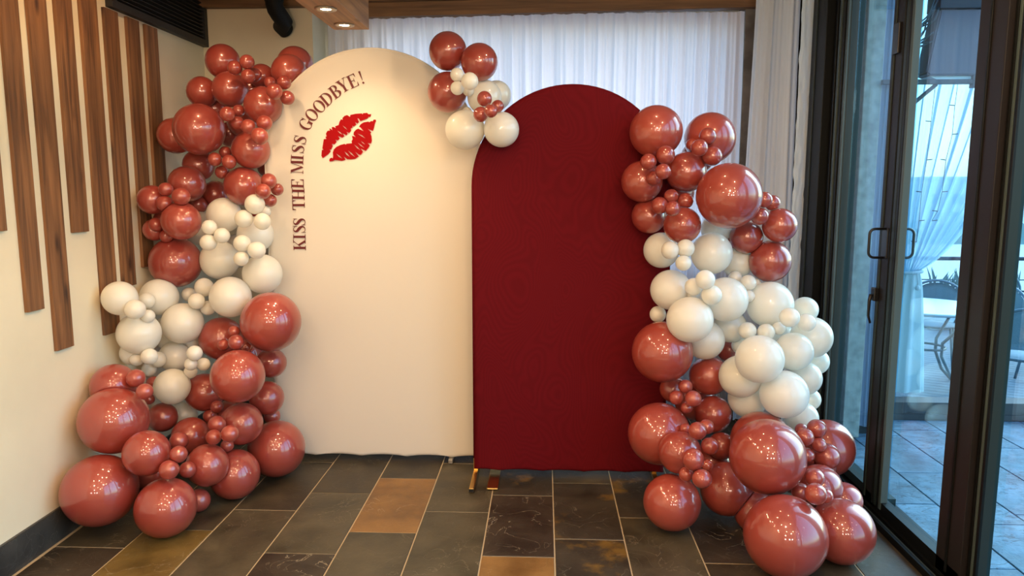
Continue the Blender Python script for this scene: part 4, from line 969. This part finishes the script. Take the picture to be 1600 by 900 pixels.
BR 0.602 2.957 0.316 0.0300|tiny red balloon lower left of minis above the inner floor balloons
BR 0.649 2.870 0.333 0.0391|small red balloon lowest of minis above the inner floor balloons
BR 0.849 3.380 0.290 0.0650|shaded red balloon beside the huge one in right garland's base
BR 0.572 3.093 0.131 0.1245|large red balloon on the floor leftmost of right garland
BR 0.833 3.184 0.159 0.1196|large red balloon on the floor between leftmost and huge front ones
BR 0.986 3.255 0.120 0.0734|red balloon in shade under the huge one at right garland's base
BR 0.925 2.927 0.409 0.1517|huge bright red balloon at the middle of right garland's base
BR 0.999 3.264 0.356 0.1355|red balloon peeking out behind the top of the huge bright one
BR 0.947 2.733 0.160 0.1576|hugest red balloon at front floor, cut by the picture's lower edge
BR 1.211 2.850 0.129 0.1279|large red balloon on the floor right of the hugest, by door track
BR 1.364 3.441 0.266 0.1343|large dark red balloon rear right against the glass door frame
BR 1.222 3.201 0.441 0.0422|small red balloon highest of four under the lowest white at right
BR 1.142 3.115 0.431 0.0372|small red balloon left of four under the lowest white at right
BR 1.181 3.275 0.412 0.0280|tiny dark red balloon rear of four under the lowest white at right
BR 1.222 3.165 0.379 0.0323|small red balloon lowest of four under the lowest white at right
BR 1.270 3.191 0.317 0.0569|red balloon just below four minis at right garland's outer base
BR 1.170 3.157 0.334 0.0323|tiny red balloon behind the huge one's right edge
BR 1.212 3.222 0.287 0.0220|tiniest red balloon behind the huge one's right edge
BR 1.275 3.269 0.242 0.0668|red balloon banded by reflections right of the huge one
BR 1.199 3.074 0.224 0.0943|red balloon carrying front minis right of the huge one
BR 1.100 2.872 0.344 0.0380|small red balloon highest of front minis right of the huge one
BR 1.061 2.910 0.266 0.0374|small red balloon leftmost of front minis right of the huge one
BR 1.047 2.714 0.343 0.0405|small red balloon largest of front minis above the hugest one
BR 1.132 2.833 0.285 0.0289|small red balloon rightmost of front minis above the hugest one
BR 1.324 3.118 0.143 0.0791|red balloon peeking over the floor balloon by the door track
AR -1.823 4.068 1.943 0.0741|deep shaded red balloon inside left garland behind the upper left mini balloons
AR -1.658 4.020 1.869 0.0806|deep shaded red balloon inside left garland left of the bright trio by MISS
AR -1.612 4.050 2.043 0.0671|deep shaded red balloon inside left garland under its topmost mini cluster
AR -1.997 3.806 1.335 0.0709|deep shaded red balloon behind the bright red one over the first whites
AR -1.716 3.745 0.268 0.0994|deep shaded red balloon inside left garland under the second big bright one
AR -1.629 3.857 0.597 0.0952|deep shaded red balloon behind the two big bright ones beside the arch
AW -1.980 3.719 0.747 0.0902|shaded white balloon inside left garland between the two large whites
AW -1.716 4.019 1.158 0.0938|shaded white balloon inside left garland behind the trio left of KISS
AR -1.951 3.426 0.102 0.1020|deep shaded red balloon behind the three lowest balloons at the left wall
BR 0.662 3.750 1.487 0.0954|deep shaded red balloon inside right garland left of the biggest upper one
BR 0.775 3.785 1.664 0.0823|deep shaded red balloon between the two topmost balloons of right garland
BR 0.954 3.736 1.269 0.0822|deep shaded red balloon under the biggest upper right balloon
BW 0.776 3.701 0.939 0.0960|shaded white balloon inside right garland left of its central white
BW 1.187 3.684 0.732 0.1005|shaded white balloon inside right garland behind the frontmost white
BR 0.765 3.615 0.445 0.1014|deep shaded red balloon behind four dark minis below the mid-height big one
BR 0.819 3.455 0.171 0.0969|deep shaded red balloon behind the minis above the inner floor balloons
BR 1.204 3.365 0.165 0.0981|deep shaded red balloon right behind the huge bright one
BR 0.944 3.120 0.081 0.0921|deep shaded red balloon low between inner floor balloon and hugest one
'''
B = []
for ln in DATA.strip().splitlines():
    a, lb = ln.split('|'); g, x, y, z, r = a.split(); B.append((g[0], g[1], Vector((float(x), float(y), float(z))), float(r), lb))
def in_arch(x, z, cx, r, zs, grow=0): return (math.hypot(x - cx, z - zs) < r + grow) if z > zs else abs(x - cx) < r + grow
ARCH = ((WX, WY, WR, WZ), (MX, MY, MR, MZ))
XP = XL + .0175
rnd = random.Random(5)
for bi, (g, k, p, r, lb) in enumerate(B):
    near = [(q[2], q[3]) for j, q in enumerate(B) if j != bi and (q[2] - p).length < r + q[3] + .12]
    best = None
    for _ in range(50):                                   # the knot points into a gap, away from the room
        d = Vector((rnd.gauss(0, 1), rnd.gauss(.9, .8), rnd.gauss(0, 1))).normalized(); kp = p + d * r * 1.16
        cl = min([(kp - c).length - rr for c, rr in near] + [.08])
        cl = min(cl, kp.z - .01, kp.x - XP - .01, XW - .05 - kp.x)
        for cx, cy, ar, zs in ARCH:
            if in_arch(kp.x, kp.z, cx, ar, zs, .02): cl = min(cl, abs(kp.y - cy) - .04 if (kp.y - cy) * (p.y - cy) > 0 else -.05)
        sc = min(cl, .03) + .01 * d.y
        if d.y < .6: continue
        if best is None or sc > best[0]: best = (sc, d)
    d = best[1]; q = d.to_track_quat('Z', 'Y'); tv, tf = TB if r > .06 else TS
    sx, sy, sz = r * rnd.uniform(.985, 1.015), r * rnd.uniform(.985, 1.015), r * rnd.uniform(.98, 1.02)
    V = [p + q @ Vector((v.x * sx, v.y * sy, v.z * sz)) for v in tv]
    # latex pressed flat where balloons touch one another, the floor, the wall, the glass or a backdrop
    pl = []
    for c, rr in near:
        D = (c - p).length
        if D < r + rr + .004:
            n_ = (c - p) / D; h_ = (D * D + r * r - rr * rr) / (2 * D); h_ = max(h_, -.2 * r); pl.append((n_, h_ - .0008))
    out = []
    for v in V:
        w = v - p
        for n_, h_ in pl:
            e_ = w.dot(n_) - h_
            if e_ > 0: w = w - n_ * e_
        v = p + w
        v.z = max(v.z, .0012); v.x = min(max(v.x, (XP if 1.0 < p.z else XL + .016)), XW - .052 if p.z < .3 else XW - .01)
        for cx, cy, ar, zs in ARCH:
            if in_arch(v.x, v.z, cx, ar, zs, .004) and v.z > .02:
                if p.y < cy: v.y = min(v.y, cy - .0245)
                else: v.y = max(v.y, cy + .0245)
        out.append(v - p)
    me = bpy.data.meshes.new('balloon'); me.from_pydata(out, [], tf); me.materials.append(M['bred' if k == 'R' else 'bwhite']); me.polygons.foreach_set('use_smooth', [True] * len(tf))
    o = bpy.data.objects.new('balloon', me); link(o); tag(o, lb, 'balloon', GRP[g]); o.location = p
    kn = bpy.data.objects.new('knot', KN[k]); link(kn, o); kn.rotation_euler = q.to_euler(); kn.scale = (r, r, r)
